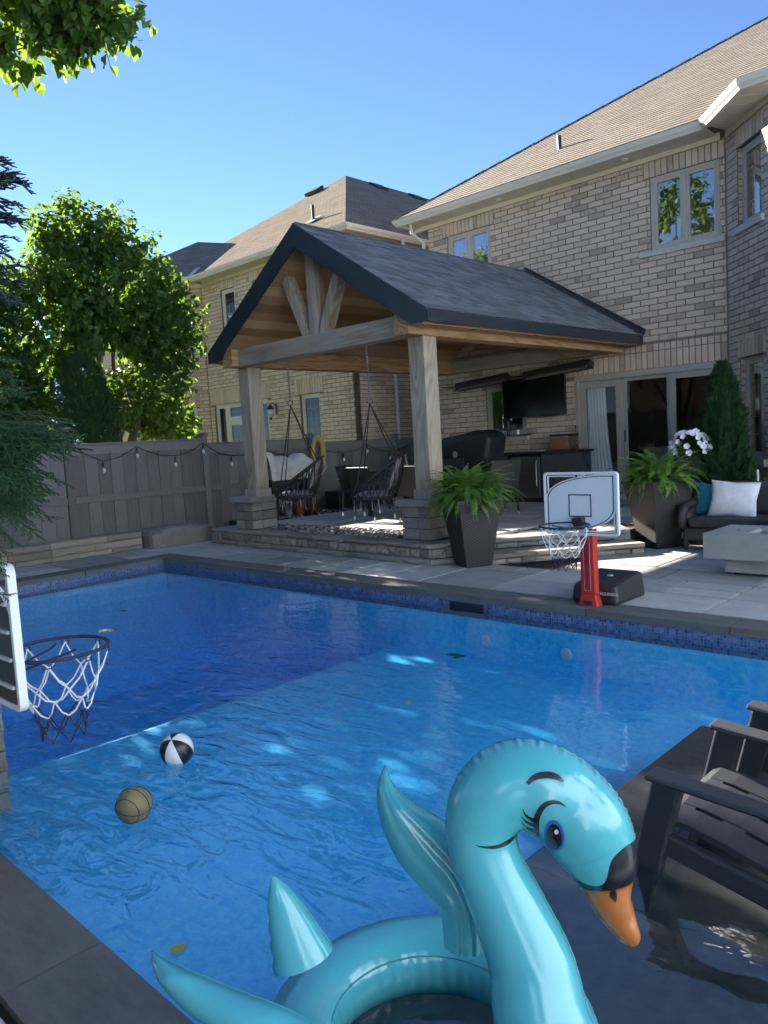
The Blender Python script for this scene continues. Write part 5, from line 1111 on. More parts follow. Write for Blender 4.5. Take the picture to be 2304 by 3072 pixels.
# floating balls
ball('beach_ball', 'black and white panelled ball floating in the pool', (-3.60, 2.02, WZ+.055), .088, [plain('ball_white', (.78, .78, .78), .35, var=.02), plain('ball_black', (.012, .012, .014), .35)], lambda u, v: int(u*6) % 2, rot=Matrix.Rotation(.5, 3, 'X') @ Matrix.Rotation(.3, 3, 'Y') @ Matrix.Rotation(.55, 3, 'Z'))
ball('pool_basketball', 'olive tan basketball with dark seams floating in the pool', (-3.20, 1.56, WZ+.05), .08, [plain('ball_olive', (.21, .17, .085), .6, bstr=.4, bscale=500, bdist=.001)], lambda u, v: 0, rot=Matrix.Rotation(.25, 3, 'Y') @ Matrix.Rotation(.5, 3, 'Z'),
     seams=[lambda t: (math.cos(t*6.283), math.sin(t*6.283), 0), lambda t: (math.cos(t*6.283), 0, math.sin(t*6.283)), lambda t: (math.cos(t*6.283)*.75, .66, math.sin(t*6.283)*.75+.0), lambda t: (math.cos(t*6.283)*.75, -.66, math.sin(t*6.283)*.75)], sm=M_BLACK)
# ------------------------------------------------------------------ lounge chairs standing on the tanning ledge
M_ADI = plain('resin_charcoal', (.035, .038, .047), .38, var=.08, bstr=.1)
def lounge(label, loc, rz, src=None):
    """origin on the floor below the front edge; faces -X; built from -Y (near arm) to +Y"""
    t = thing('resin_lounge_chair', label, 'lounge chair', loc, rz, 'dark resin chairs on the tanning ledge'); L = dict(local=True); w_ = .30
    def slat(pts, y0, y1, th):
        n = len(pts); up = []
        for i in range(n):
            a, b = np.array(pts[max(i-1, 0)]), np.array(pts[min(i+1, n-1)]); d = (b-a)/np.linalg.norm(b-a); up.append((-d[1], d[0]))
        q = MB(); vs = []
        for (x, z), (nx_, nz_) in zip(pts, up): vs += [(x, y0, z), (x, y1, z), (x-nx_*th, y1, z-nz_*th), (x-nx_*th, y0, z-nz_*th)]
        fs = []
        for i in range(n-1): o_ = i*4; fs += [(o_, o_+4, o_+5, o_+1), (o_+1, o_+5, o_+6, o_+2), (o_+2, o_+6, o_+7, o_+3), (o_+3, o_+7, o_+4, o_)]
        fs += [(0, 1, 2, 3), (n*4-1, n*4-2, n*4-3, n*4-4)]; return q.add(vs, fs)
    prof = [(-.04, .30), (-.02, .355), (.02, .375), (.10, .37), (.22, .345), (.36, .305), (.5, .27)]
    for y0, y1 in ((-w_+.025, -.147), (-.125, -.011), (.011, .125), (.147, w_-.025)): obj('seat_slat', slat(prof, y0, y1, .025), M_ADI, t, bevel=.003, **L)
    for pr_ in ([(-.04, .297), (-.02, .352), (.02, .372), (.07, .3695)], [(.17, .352), (.22, .341), (.25, .334)], [(.40, .294), (.5, .267)]): obj('seat_crossbar', slat(pr_, -w_+.027, w_-.027, .022), M_ADI, t, **L)
    q = MB(); q.add([(.47, -w_+.03, .28), (.47, w_-.03, .28), (.85, w_-.06, .88), (.85, -w_+.06, .88), (.50, -w_+.03, .25), (.50, w_-.03, .25), (.88, w_-.06, .86), (.88, -w_+.06, .86)], [(3, 2, 1, 0), (4, 5, 6, 7), (0, 1, 5, 4), (1, 2, 6, 5), (2, 3, 7, 6), (3, 0, 4, 7)]); obj('backrest', q, M_ADI, t, bevel=.015, **L)
    for s_ in (-1, 1):
        y = s_*w_
        obj('arm', MB().hexa([(-.03, y-.05, .53), (.72, y-.045, .48), (.72, y+.045, .48), (-.03, y+.05, .53), (-.03, y-.05, .555), (.72, y-.045, .505), (.72, y+.045, .505), (-.03, y+.05, .555)]), M_ADI, t, bevel=.012, **L)
        obj('front_leg', MB().hexa([(-.14, y-.03, 0), (-.04, y-.03, 0), (-.04, y+.03, 0), (-.14, y+.03, 0), (-.01, y-.032, .53), (.10, y-.032, .53), (.10, y+.032, .53), (-.01, y+.032, .53)]), M_ADI, t, bevel=.01, **L)
        obj('side_rail', MB().hexa([(-.06, y-.02, .27), (.62, y-.02, .13), (.62, y+.02, .13), (-.06, y+.02, .27), (-.05, y-.02, .35), (.62, y-.02, .22), (.62, y+.02, .22), (-.05, y+.02, .35)]), M_ADI, t, bevel=.01, **L)
        obj('rear_leg', MB().hexa([(.60, y-.025, 0), (.70, y-.025, 0), (.70, y+.025, 0), (.60, y+.025, 0), (.58, y-.025, .48), (.68, y-.025, .48), (.68, y+.025, .48), (.58, y+.025, .48)]), M_ADI, t, bevel=.01, **L)
    return t
c1 = lounge('dark resin lounge chair standing in the shallow water beside the swan float', (-1.21, 2.89, -.31), 0)
copy_tree(c1, (-1.15, 3.80, -.31), R(-3), 'dark resin lounge chair cut off at the picture edge, farther along the ledge', 'dark resin chairs on the tanning ledge')
# ------------------------------------------------------------------ plants
M_BARK = pmat('bark', [(0.2, (.05, .04, .03)), (.6, (.11, .09, .07)), (.9, (.17, .145, .115))], .95, 6, 0, .9, 25, .02, stretch=(4, 4, .6))
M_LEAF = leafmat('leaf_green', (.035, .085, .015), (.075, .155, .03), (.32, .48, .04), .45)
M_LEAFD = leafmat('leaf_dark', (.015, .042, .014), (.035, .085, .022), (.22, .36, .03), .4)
M_CED = leafmat('cedar_green', (.014, .045, .014), (.035, .085, .025), (.10, .20, .03), .22, .7)
M_CEDN = leafmat('cedar_near', (.012, .038, .014), (.03, .075, .025), (.10, .20, .03), .25, .6)
M_FERN = leafmat('fern_green', (.075, .17, .025), (.16, .30, .05), (.25, .42, .05), .35, .55)
def leaf_mb(fold=.12, droop=.25, wd=.40):
    b = MB(); pts = [(0, 0, 0), (wd, .22, fold), (wd*.86, .58, fold-.05), (0, 1.0, -droop), (-wd*.86, .58, fold-.05), (-wd, .22, fold), (0, .5, 0)]
    return b.add(pts, [(0, 1, 2, 6), (6, 2, 3), (0, 6, 4, 5), (6, 3, 4)])
LEAVES = [leaf_mb(), leaf_mb(.05, .4, .36), leaf_mb(.2, .1, .42)]
def frame_from(d, up, spin=0.0):
    d = np.array(d, float); d /= np.linalg.norm(d); u = np.array(up, float); x = np.cross(d, u)
    if np.linalg.norm(x) < 1e-3: x = np.cross(d, [1, .2, 0])
    x /= np.linalg.norm(x); z = np.cross(x, d)
    c, s_ = math.cos(spin), math.sin(spin); x2 = c*x+s_*z; z2 = -s_*x+c*z
    return np.stack([x2, d, z2], 1)
def leafy_tree(name, label, base, lobes, ntw, lsize, mat_, seed, trunk_r=.10, limbs=True, nmax=0, group=None, per=9, tw=(.25, .55), cat='tree', fork=1.2):
    r = random.Random(seed); t = thing(name, label, cat, base, 0, group); items = []; base = np.array(base, float)
    q = MB(); c0 = sum(np.array(l[0]) for l in lobes)/len(lobes); fk = base+np.array([(c0[0]-base[0])*.25, (c0[1]-base[1])*.25, fork])
    q.tube([base, (base+fk)/2+np.array([.05, -.03, 0]), fk], [trunk_r*1.25, trunk_r, trunk_r*.85], 9)
    for c, rad, wgt in lobes:
        c = np.array(c); m_ = (fk+c)/2+np.array([r.uniform(-.2, .2), r.uniform(-.2, .2), -.15]); q.tube([fk, m_, c], [trunk_r*.7, trunk_r*.45, trunk_r*.2], 7)
        for _ in range(5):
            d = np.array([r.gauss(0, 1) for _ in range(3)]); d /= np.linalg.norm(d); e = c+d*np.array(rad)*.8; q.tube([m_+(c-m_)*r.uniform(.3, .9), (c+e)/2+[0, 0, .1], e], [trunk_r*.3, trunk_r*.2, trunk_r*.06], 5)
    obj('trunk', q, M_BARK, t, smooth=True)
    tot = sum(l[2] for l in lobes); tw_mb = MB()
    for c, rad, wgt in lobes:
        for _ in range(int(ntw*wgt/tot)):
            d = np.array([r.gauss(0, 1) for _ in range(3)]); d /= np.linalg.norm(d); k = r.uniform(.35, 1.0)**.6
            p = np.array(c)+d*np.array(rad)*k; L_ = r.uniform(*tw); dr = d*np.array([1, 1, .7])+np.array([r.uniform(-.4, .4), r.uniform(-.4, .4), r.uniform(-.2, .8)]); dr /= np.linalg.norm(dr)
            p0 = p-dr*L_*.6
            if r.random() < .3: tw_mb.bar(p0, p0+dr*L_, .008, .008, taper=.4)
            for i in range(per):
                f = (i+.5)/per; pp = p0+dr*L_*f; a = r.uniform(0, 6.283); pr = np.cross(dr, [math.cos(a), math.sin(a), .3]); pr /= np.linalg.norm(pr)+1e-9
                ld = pr*.8+dr*.35+np.array([0, 0, -.55]); s_ = lsize*r.uniform(.65, 1.15)
                items.append((r.randrange(3), TM(pp+pr*.02, frame_from(ld, (r.uniform(-.4, .4), r.uniform(-.4, .4), 1)), (s_, s_, s_))))
    if tw_mb.v: obj('twigs', tw_mb, M_BARK, t)['kind'] = 'stuff'
    if nmax: pieces('leaf', LEAVES, items, mat_, t, nmax, rest='foliage')
    else: merged('foliage', LEAVES, items, mat_, t)
    return t
GT = 'leafy trees along the fence'
leafy_tree('leafy_tree', 'bushy heart-leaved tree lit from behind, between the fence and the buff house', (-13.4, 6.9, 0), [((-13.6, 7.05, 4.55), (1.35, 1.35, 1.25), 3.2), ((-13.4, 7.85, 3.9), (1.0, .85, .95), 1.7), ((-13.3, 7.45, 2.6), (.9, .9, .65), 1.1), ((-13.6, 6.0, 4.1), (1.1, .85, 1.2), 2.0), ((-13.5, 6.6, 5.55), (.8, .95, .55), .8), ((-13.4, 7.9, 2.05), (.6, .6, .3), .35), ((-13.7, 6.2, 2.6), (.9, .9, .7), .7)], 1750, .135, M_LEAF, 3, .085, nmax=300, group=GT)
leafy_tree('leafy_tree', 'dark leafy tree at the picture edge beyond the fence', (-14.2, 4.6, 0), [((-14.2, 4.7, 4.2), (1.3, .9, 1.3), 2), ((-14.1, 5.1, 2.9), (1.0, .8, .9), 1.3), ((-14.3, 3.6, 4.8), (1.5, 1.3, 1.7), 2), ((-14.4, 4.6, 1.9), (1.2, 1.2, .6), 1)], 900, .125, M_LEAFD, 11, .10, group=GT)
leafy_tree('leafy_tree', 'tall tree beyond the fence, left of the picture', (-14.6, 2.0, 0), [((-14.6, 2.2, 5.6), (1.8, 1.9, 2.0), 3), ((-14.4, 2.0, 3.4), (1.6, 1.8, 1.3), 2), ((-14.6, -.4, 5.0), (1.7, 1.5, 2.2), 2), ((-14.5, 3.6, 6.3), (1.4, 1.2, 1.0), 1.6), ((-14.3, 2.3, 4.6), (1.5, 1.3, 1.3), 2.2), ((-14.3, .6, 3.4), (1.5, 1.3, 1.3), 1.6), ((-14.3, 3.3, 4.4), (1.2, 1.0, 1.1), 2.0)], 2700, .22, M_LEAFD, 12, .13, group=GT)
leafy_tree('leafy_tree', 'tree behind the fence farther to the rear, filling gaps under the bushy tree', (-17.6, 7.2, 0), [((-17.6, 7.4, 3.0), (1.3, 1.3, 1.3), 2), ((-17.4, 5.6, 3.4), (1.4, 1.4, 1.5), 2)], 500, .17, M_LEAF, 14, .10, group=GT)
# overhanging tree by the viewer: most of it stands outside the picture
leafy_tree('leafy_tree', 'heart-leaved tree whose branch hangs into the upper corner of the sky', (-7.2, -.2, 0), [((-5.80, 3.12, 4.92), (.34, .30, .30), .6), ((-5.98, 2.92, 4.98), (.34, .34, .34), .8), ((-6.35, 2.75, 5.0), (.40, .40, .42), .9), ((-6.2, 2.55, 5.5), (.6, .6, .5), .7), ((-7.0, 1.2, 5.6), (1.3, .8, 1.2), 2.4), ((-7.2, -.4, 6.0), (1.8, 1.5, 1.6), 3.6)], 560, .115, M_LEAF, 21, .045, nmax=300, group=GT, fork=5.7, tw=(.22, .42))
for k, (x, y, h, sd) in enumerate(((-21.0, -4.5, 11.0, 31), (-12.3, -4.5, 12.5, 32), (1.0, -9.0, 6.5, 33), (6.5, -6.0, 6.5, 34))):
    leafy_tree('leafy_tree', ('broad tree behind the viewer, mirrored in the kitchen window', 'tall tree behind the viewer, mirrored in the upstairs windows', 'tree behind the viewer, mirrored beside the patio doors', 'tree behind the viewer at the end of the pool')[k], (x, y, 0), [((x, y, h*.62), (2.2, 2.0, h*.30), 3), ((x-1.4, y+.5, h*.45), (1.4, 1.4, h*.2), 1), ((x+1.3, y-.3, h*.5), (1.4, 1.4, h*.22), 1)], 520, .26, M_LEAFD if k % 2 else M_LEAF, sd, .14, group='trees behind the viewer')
rf = thing('horizon_blocker', 'plain board fence added behind the viewer to block the bright horizon', 'fence', (-4, -5.5, 0))  # added out of view to keep the bright horizon out of reflections
for k in range(46): obj('fence_board', MB().box(-12+k*.4, -12+k*.4+.39, -5.52, -5.5, 0, 1.8), M_FENCE, rf)
M_BOUNCE = plain('bounce_stucco', (0.50, 0.63, 0.80), .9)  # pale blue so the sunlight bounced off this wall turns cooler
eh = thing('bounce_house', 'made-up pale blue house outside the picture, bouncing sunlight towards the pool', 'house', (8, 0, 0))  # unseen house added as a reflector that lifts the shade
obj('wall', MB().box(5.6, 14, -14, 9.5, 0, 6.0), M_BOUNCE, eh)
obj('roof', MB().add([(5.1, -14.5, 6.0), (14.5, -14.5, 6.0), (14.5, 10, 6.0), (5.1, 10, 6.0), (9.8, -9.8, 9.0), (9.8, 5.3, 9.0)], [(0, 1, 4), (1, 2, 5, 4), (2, 3, 5), (3, 0, 4, 5), (3, 2, 1, 0)]), M_SHING, eh)
for k in range(4): obj('window', MB().box(5.57, 5.6, -11+k*5, -9.6+k*5, 3.9, 5.2), M_FGL, eh)
rh = thing('rear_house', 'dark brick house behind the viewer, mirrored in the windows', 'house', (-2, -17, 0))
obj('wall', MB().box(-20, 14, -21, -16, 0, 5.8), M_MORTAR, rh)
obj('roof', MB().add([(-20.5, -15.5, 5.8), (14.5, -15.5, 5.8), (14.5, -21.5, 5.8), (-20.5, -21.5, 5.8), (-16.5, -18.5, 7.8), (10.5, -18.5, 7.8)], [(0, 1, 5, 4), (1, 2, 5), (2, 3, 4, 5), (3, 0, 4), (3, 2, 1, 0)]), M_SHING, rh)
for k in range(8): obj('window', MB().box(-18+k*4, -16.6+k*4, -16.0, -15.97, 1.0, 2.4).box(-18+k*4, -16.6+k*4, -16.0, -15.97, 3.9, 5.2), plain('rear_glass', (.05, .06, .07), .1), rh)
# conifers ---------------------------------------------------------------
def spray_mb(seed, n=7):
    r = random.Random(seed); b = MB()
    b.bar((0, 0, 0), (0, 1, -.05), .05, .03, taper=.5)
    for i in range(n):
        f = .1+.85*i/n; s_ = 1 if i % 2 else -1; l = .42*(1-f*.55)*r.uniform(.8, 1.1); p = Vector((0, f, -.05*f)); e = p+Vector((s_*l*.75, l*.7, r.uniform(-.12, .06)))
        b.bar(p, e, .075, .03, taper=.45)
        for j in (0.45, .75): m_ = p+(e-p)*j; b.bar(m_, m_+Vector((s_*.03, .13, r.uniform(-.04, .04))), .06, .025, taper=.5)
    return b
SPR = [spray_mb(i) for i in range(4)]
def conifer(name, label, base, h, rad, n, seed, m, size, pw_=.9, blunt=.0, group=None):
    r = random.Random(seed); t = thing(name, label, 'conifer', base, 0, group); items = []
    obj('trunk', MB().tube([base, (base[0], base[1], base[2]+h*.9)], [.05, .015], 7), M_BARK, t)
    for _ in range(n):
        f = r.random()**1.1; a = r.uniform(0, 6.283); R_ = rad*((1-f)**pw_*(1-blunt)+blunt*(1 if f < .8 else math.sqrt(max(0, 1-((f-.8)/.2)**2))))*(1+.12*math.sin(3*a+f*9)+.10*math.sin(7*a-5*f)+.07*math.sin(11*a+23*f)); k = r.uniform(.62, 1.0)
        p = np.array([base[0]+math.cos(a)*R_*k, base[1]+math.sin(a)*R_*k, base[2]+h*f*.97]); d = np.array([math.cos(a)*.6+r.uniform(-.35, .35), math.sin(a)*.6+r.uniform(-.35, .35), r.uniform(.35, 1.1)])
        s_ = size*r.uniform(.6, 1.5)*(1-.3*f); items.append((r.randrange(4), TM(p, frame_from(d, (math.cos(a), math.sin(a), .2), r.uniform(-.8, .8)), (s_, s_, s_))))
    merged('foliage', SPR, items, m, t); return t
conifer('columnar_cedar', 'dense dark column-shaped cedar rising behind the fence', (-12.45, 5.85, .2), 3.05, .46, 5200, 41, M_CED, .13, .6, .75)
conifer('cone_cedar', 'cone-shaped green cedar beside the patio doors behind the loveseat', (-4.10, 11.15, .28), 2.05, .47, 5200, 42, M_CED, .11, .85, .12)
obj('pot', MB().lathe([(.2, 0), (.26, .3), (.27, .3), (.25, .28)], (-4.10, 11.15, .0), 18), M_BLACK, bpy.data.objects['cone_cedar'])
# near conifer: stands just outside the picture, its sprays reach in at the edge
nc = thing('spruce_like_cedar', 'near cedar whose flat dark sprays hang into the picture edge over the hoop', 'conifer', (-2.75, .25, 0)); r_ = random.Random(5)
q = MB().tube([(-2.75, .25, 0), (-2.74, .28, 1.5), (-2.78, .3, 3.0)], [.06, .05, .02], 8); items = []
def at(x, y, d):            # a point on the line of sight through a picture position, d metres deep
    v = RT*((x-829.5)/1661.1)+DN*((y-1106)/1661.1)+_f; return CAM+v*d
def long_spray(seed):
    r = random.Random(seed); b = MB(); b.bar((0, 0, 0), (0, 1, -.12), .014, .010, taper=.5)
    for i in range(15):
        f = .06+.9*i/15; s_ = 1 if i % 2 else -1; l = .36*(1-f*.6)*r.uniform(.8, 1.15); p = Vector((0, f, -.12*f)); e = p+Vector((s_*l*.62, l*.72, -l*.25+r.uniform(-.03, .03))); b.bar(p, e, .016, .010, taper=.6)
        for j in range(1, 6):
            m_ = p+(e-p)*(j/6); s2 = 1 if j % 2 else -1; d = (e-p).normalized(); sd2 = Vector((d.y, -d.x, 0))*s2; b.bar(m_, m_+d*.055*(1-.1*j)+sd2*.04*(1-.08*j)+Vector((0, 0, -.012)), .013, .008, taper=.7)
    return b
LSP = [long_spray(i) for i in range(4)]
def add_sprays(boxes):
    for x0, x1, y0, y1, n, dx, dy, ln in boxes:
        for _ in range(n):
            x = r_.uniform(x0, x1); p = at(x-90, r_.uniform(y0, y1)-20, r_.uniform(2.25, 2.75)); d = RT*(dx+r_.uniform(-.35, .35))+DN*(dy+r_.uniform(-.35, .35))+_f*r_.uniform(-.5, .5)
            s_ = ln*r_.uniform(.75, 1.2); items.append((r_.randrange(4), TM(p, frame_from(d, -DN+RT*r_.uniform(-.3, .3)-_f*r_.uniform(0, .8)), (s_, s_, s_))))
            if r_.random() < .25: q.tube([(-2.75, .26, p[2]+.1), (np.array([-2.75, .26, p[2]+.12])+p)/2+[0, 0, .04], p], [.010, .007, .004], 5)
add_sprays([(-10, 70, 900, 1000, 46, 1, .2, .26), (40, 95, 930, 985, 12, 1, .1, .25), (-20, 60, 990, 1090, 34, .9, .4, .22), (-40, 15, 1090, 1200, 20, .8, .5, .17), (-45, 10, 1250, 1330, 9, 1, .2, .17), (-60, -15, 1330, 1480, 9, .8, .35, .14), (-35, 25, 740, 900, 20, .9, .15, .19)])
obj('trunk', q, M_BARK, nc)
pieces('spray', LSP, items, M_CEDN, nc)
sp2 = thing('spruce_tree', 'spruce whose bare dark twig tips poke in at the picture edge against the sky', 'conifer', (-3.6, .5, 0)); items = []
q = MB().tube([(-3.6, .5, 0), (-3.6, .5, 4)], [.07, .02], 8)
M_SPR = leafmat('spruce_blue', (.02, .035, .035), (.045, .065, .06), (.08, .12, .1), .15, .7)
for _ in range(46):
    p = at(r_.uniform(-90, -20), r_.uniform(330, 640), r_.uniform(3.0, 3.4)); d = RT*1+DN*r_.uniform(-.3, .55)+_f*r_.uniform(-.3, .3); s_ = r_.uniform(.11, .19); items.append((r_.randrange(4), TM(p, frame_from(d, -DN), (s_, s_, s_))))
    if r_.random() < .4: q.tube([(-3.6, .5, p[2]-.1), p], [.012, .004], 5)
obj('trunk', q, M_BARK, sp2); pieces('spray', SPR, items, M_SPR, sp2)
# ferns in tall square planters -------------------------------------------
def frond_mb(seed):
    r = random.Random(seed); b = MB(); N = 26; P = []
    for i in range(N+1): f = i/N; P.append(Vector((.06*math.sin(f*3+seed), f*.90-.12*f**3, .52*f-.92*f*f)))
    for i in range(N): b.bar(P[i], P[i+1], .008, .006)
    for i in range(2, N):
        f = i/N; l = .13*math.sin(math.pi*min(1, f*1.05+.06))**.7*(1-.35*f)
        d = (P[i+1]-P[i]).normalized(); 
        for s_ in (-1, 1):
            e = P[i]+Vector((s_*l, l*.28, -.02-.15*l+r.uniform(-.012, .012))); wv = d*.017; b.add([P[i]-wv, P[i]+wv, e+wv*.25, e-wv*.25, (P[i]+e)/2+wv*1.05, (P[i]+e)/2-wv*1.05], [(0, 5, 4, 1), (5, 3, 2, 4)])
    return b
FRD = [frond_mb(i) for i in range(4)]
def potted_fern(label, loc, rz, top_w, h, n, seed):
    r = random.Random(seed); t = thing('potted_fern', label, 'potted plant', loc, rz, 'ferns in tall woven planters'); a, b_ = .165, top_w/2; L = dict(local=True)
    q = MB(); q.hexa([(-a, -a, 0), (a, -a, 0), (a, a, 0), (-a, a, 0), (-b_, -b_, h), (b_, -b_, h), (b_, b_, h), (-b_, b_, h)]); obj('planter', q, M_WICKP, t, bevel=.012, **L)
    q = MB(); e = b_+.012
    for x0, x1, y0, y1 in ((-e, e, -e, -b_+.02), (-e, e, b_-.02, e), (-e, -b_+.02, -b_+.02, b_-.02), (b_-.02, e, -b_+.02, b_-.02)): q.box(x0, x1, y0, y1, h-.012, h+.022)
    obj('planter_rim', q, M_WICKP, t, **L)
    items = []
    for i in range(n):
        an = r.uniform(0, 6.283); el = r.uniform(-.35, 1.45); s_ = r.uniform(.34, .60)*(1 if el > .2 else .85); d = np.array([math.cos(an)*math.cos(el), math.sin(an)*math.cos(el), math.sin(el)]); o_ = np.array([math.cos(an), math.sin(an), 0])*r.uniform(.0, b_*.75)
        c, s2 = math.cos(rz), math.sin(rz); Rz = rotz(rz); M_ = TM(np.array(loc)+Rz@(o_+[0, 0, h+.03]), Rz@frame_from(d, (0, 0, 1), r.uniform(-.3, .3)), (s_, s_, s_)); items.append((r.randrange(4), M_))
    pieces('frond', FRD, items, M_FERN, t, 300)
potted_fern('lush fern in a tall woven planter beside the right timber post', (-5.47, 7.07, 0), R(-28), .54, .76, 240, 1)
potted_fern('lush fern in a tall woven planter at the end of the steps near the loveseat', (-4.15, 9.12, 0), R(-28), .60, .80, 175, 7)
# petunias
pt = thing('potted_petunias', 'white petunias in a tall black planter in front of the cone cedar', 'potted plant', (-4.50, 10.95, PT)); obj('planter', MB().hexa([(-4.62, 10.83, .1), (-4.38, 10.83, .1), (-4.38, 11.07, .1), (-4.62, 11.07, .1), (-4.68, 10.77, 1.08), (-4.32, 10.77, 1.08), (-4.32, 11.13, 1.08), (-4.68, 11.13, 1.08)]), M_BLACK, pt, bevel=.01)
fl = MB(); n5 = 10; vs = [(0, 0, -.25)]+[(math.cos(i*math.pi/5)*(.5 if i % 2 else .42), math.sin(i*math.pi/5)*(.5 if i % 2 else .42), .05*(i % 2)) for i in range(10)]; fl.add(vs, [(0, 1+i, 1+(i+1) % 10) for i in range(10)])
items = []; it2 = []
for i in range(64):
    a = r_.uniform(2.2, 6.6); e = r_.uniform(-.35, 1.2); k = np.array([math.cos(a)*math.cos(e)*.30, math.sin(a)*math.cos(e)*.26, math.sin(e)*.24]); p = np.array([-4.48, 10.95, 1.17])+k; d = k/np.linalg.norm(k)+np.array([.25, -.35, 0]); d /= np.linalg.norm(d); x = np.cross(d, [0, 0, 1]); x /= np.linalg.norm(x); s_ = r_.uniform(.075, .105)
    items.append((0, TM(p, np.stack([x, np.cross(d, x), d], 1), (s_, s_, s_))))
for i in range(420): a = r_.uniform(0, 6.3); e = r_.uniform(-.6, 1.5); p = np.array([-4.48, 10.95, 1.12])+np.array([math.cos(a)*math.cos(e)*.27, math.sin(a)*math.cos(e)*.24, math.sin(e)*.2])*r_.uniform(.4, 1); it2.append((r_.randrange(3), TM(p, frame_from((r_.uniform(-1, 1), r_.uniform(-1, 1), r_.uniform(-.4, .6)), (0, 0, 1)), (.055,)*3)))
pieces('bloom', fl, items, plain('petal_white', (.78, .77, .80), .7, var=.03, bstr=0), pt); merged('foliage', LEAVES, it2, M_LEAFD, pt)
hs = thing('hosta_clump', 'low broad-leaved plant at the foot of the bay beyond the loveseat', 'plant', (-3.3, 10.75, 0)); items = [(r_.randrange(3), TM(np.array([-3.3+r_.uniform(-.35, .5), 10.75+r_.uniform(-.25, .25), .2+r_.uniform(0, .35)]), frame_from((r_.uniform(-1, 1), r_.uniform(-1, .3), r_.uniform(0, .7)), (0, 0, 1)), (.24,)*3)) for _ in range(70)]
pieces('leaf', LEAVES, items, M_LEAFD, hs); obj('stem', MB().tube([(-3.3, 10.75, 0), (-3.3, 10.75, .3)], .03, 6), M_BARK, hs)
tag(obj('vent_stub', MB().tube([(-3.62, 11.05, .2), (-3.62, 11.05, .82)], .016, 8), M_WHITE), 'thin white pipe standing by the bay behind the loveseat', 'pipe')
# leaves adrift on the water
M_YEL = leafmat('leaf_yellow', (.42, .34, .05), (.55, .45, .08), (.6, .5, .1), .2); 
for k, (x, y, s_, m_, lb) in enumerate((( -1.86, 2.28, .06, M_YEL, 'yellow leaf floating beside the swan wing'), (-2.2, 1.15, .07, M_YEL, 'curled yellow leaf floating close to the near coping'), (-3.55, 4.35, .11, M_LEAFD, 'dark leaf floating beyond the swan head'), (-6.9, 3.25, .11, M_LEAFD, 'dark leaf clump floating near the middle of the pool'), (-7.6, 3.75, .09, M_LEAFD, 'smaller dark leaf floating behind the leaf clump'), (-3.15, 3.35, .06, M_YEL, 'tiny pale leaf floating beyond the balls'), (-.6, 4.9, .12, M_LEAFD, 'dark leaf floating by the far coping near the chairs'))):
    q = MB(); 
    for a in range(2 if s_ > .1 else 1): T = TM((x+.04*a, y+.03*a, WZ+.006), frame_from((math.cos(k*1.7+a), math.sin(k*1.7+a), 0), (0, 0, 1)), (s_,)*3); lb_ = LEAVES[1]; q.add([tuple((T@np.array([v[0], v[1], v[2]*.15, 1]))[:3]) for v in lb_.v], lb_.f)
    tag(obj('fallen_leaf', q, m_), lb, 'leaf', 'leaves adrift on the pool')
# ------------------------------------------------------------------ the swan float
def vinyl(name, col, rough=.22, sss=True):
    m, n, b = nodes_of(name); f = noise(n, coords(n), 3.0, 2, .5); lk(n, ramp(n, f, [(.3, tuple(x*.93 for x in col)), (.7, tuple(min(1, x*1.05) for x in col))]), b.inputs['Base Color'])
    b.inputs['Roughness'].default_value = rough; b.inputs['Specular IOR Level'].default_value = .5; b.inputs['Coat Weight'].default_value = .35; b.inputs['Coat Roughness'].default_value = .12
    bump(n, b, noise(n, coords(n), 9, 2, .5), .12, .012); return m
M_TEAL = vinyl('vinyl_teal', (.08, .40, .48), .2); M_ORG = vinyl('vinyl_orange', (.40, .13, .03), .28); M_VBLK = vinyl('vinyl_black', (.012, .013, .018), .25); M_SEAM = plain('seam_teal', (.06, .30, .34), .4); M_IRIS = plain('iris_blue', (.03, .10, .40), .3)
RC = np.array([-1.29, 1.38, -.075]); RR, rr0 = .345, .105
sw = thing('swan_pool_float', 'teal inflatable swan ring with black and orange beak floating by the ledge', 'pool float', tuple(RC))
q = MB(); NU, NV = 72, 28; rg = random.Random(8)
def torus(a, b):
    A, B = a*2*math.pi, b*2*math.pi; wr = 1+.012*math.sin(A*38)*max(0, math.cos(B-math.pi))**6+.006*math.sin(A*61+1)*max(0, math.cos(B))**8
    rho = RR+rr0*math.cos(B)*wr; return (RC[0]+rho*math.cos(A), RC[1]+rho*math.sin(A), RC[2]+rr0*1.02*math.sin(B)*wr)
q.sheet(torus, NU*3, NV); obj('ring', q, M_TEAL, sw, smooth=True)
q = MB(); q.tube([(RC[0]+(RR-rr0*.86)*math.cos(a), RC[1]+(RR-rr0*.86)*math.sin(a), RC[2]+rr0*.52) for a in [i*2*math.pi/72 for i in range(72)]], .0028, 5, closed=True); obj('ring_seam', q, M_SEAM, sw)
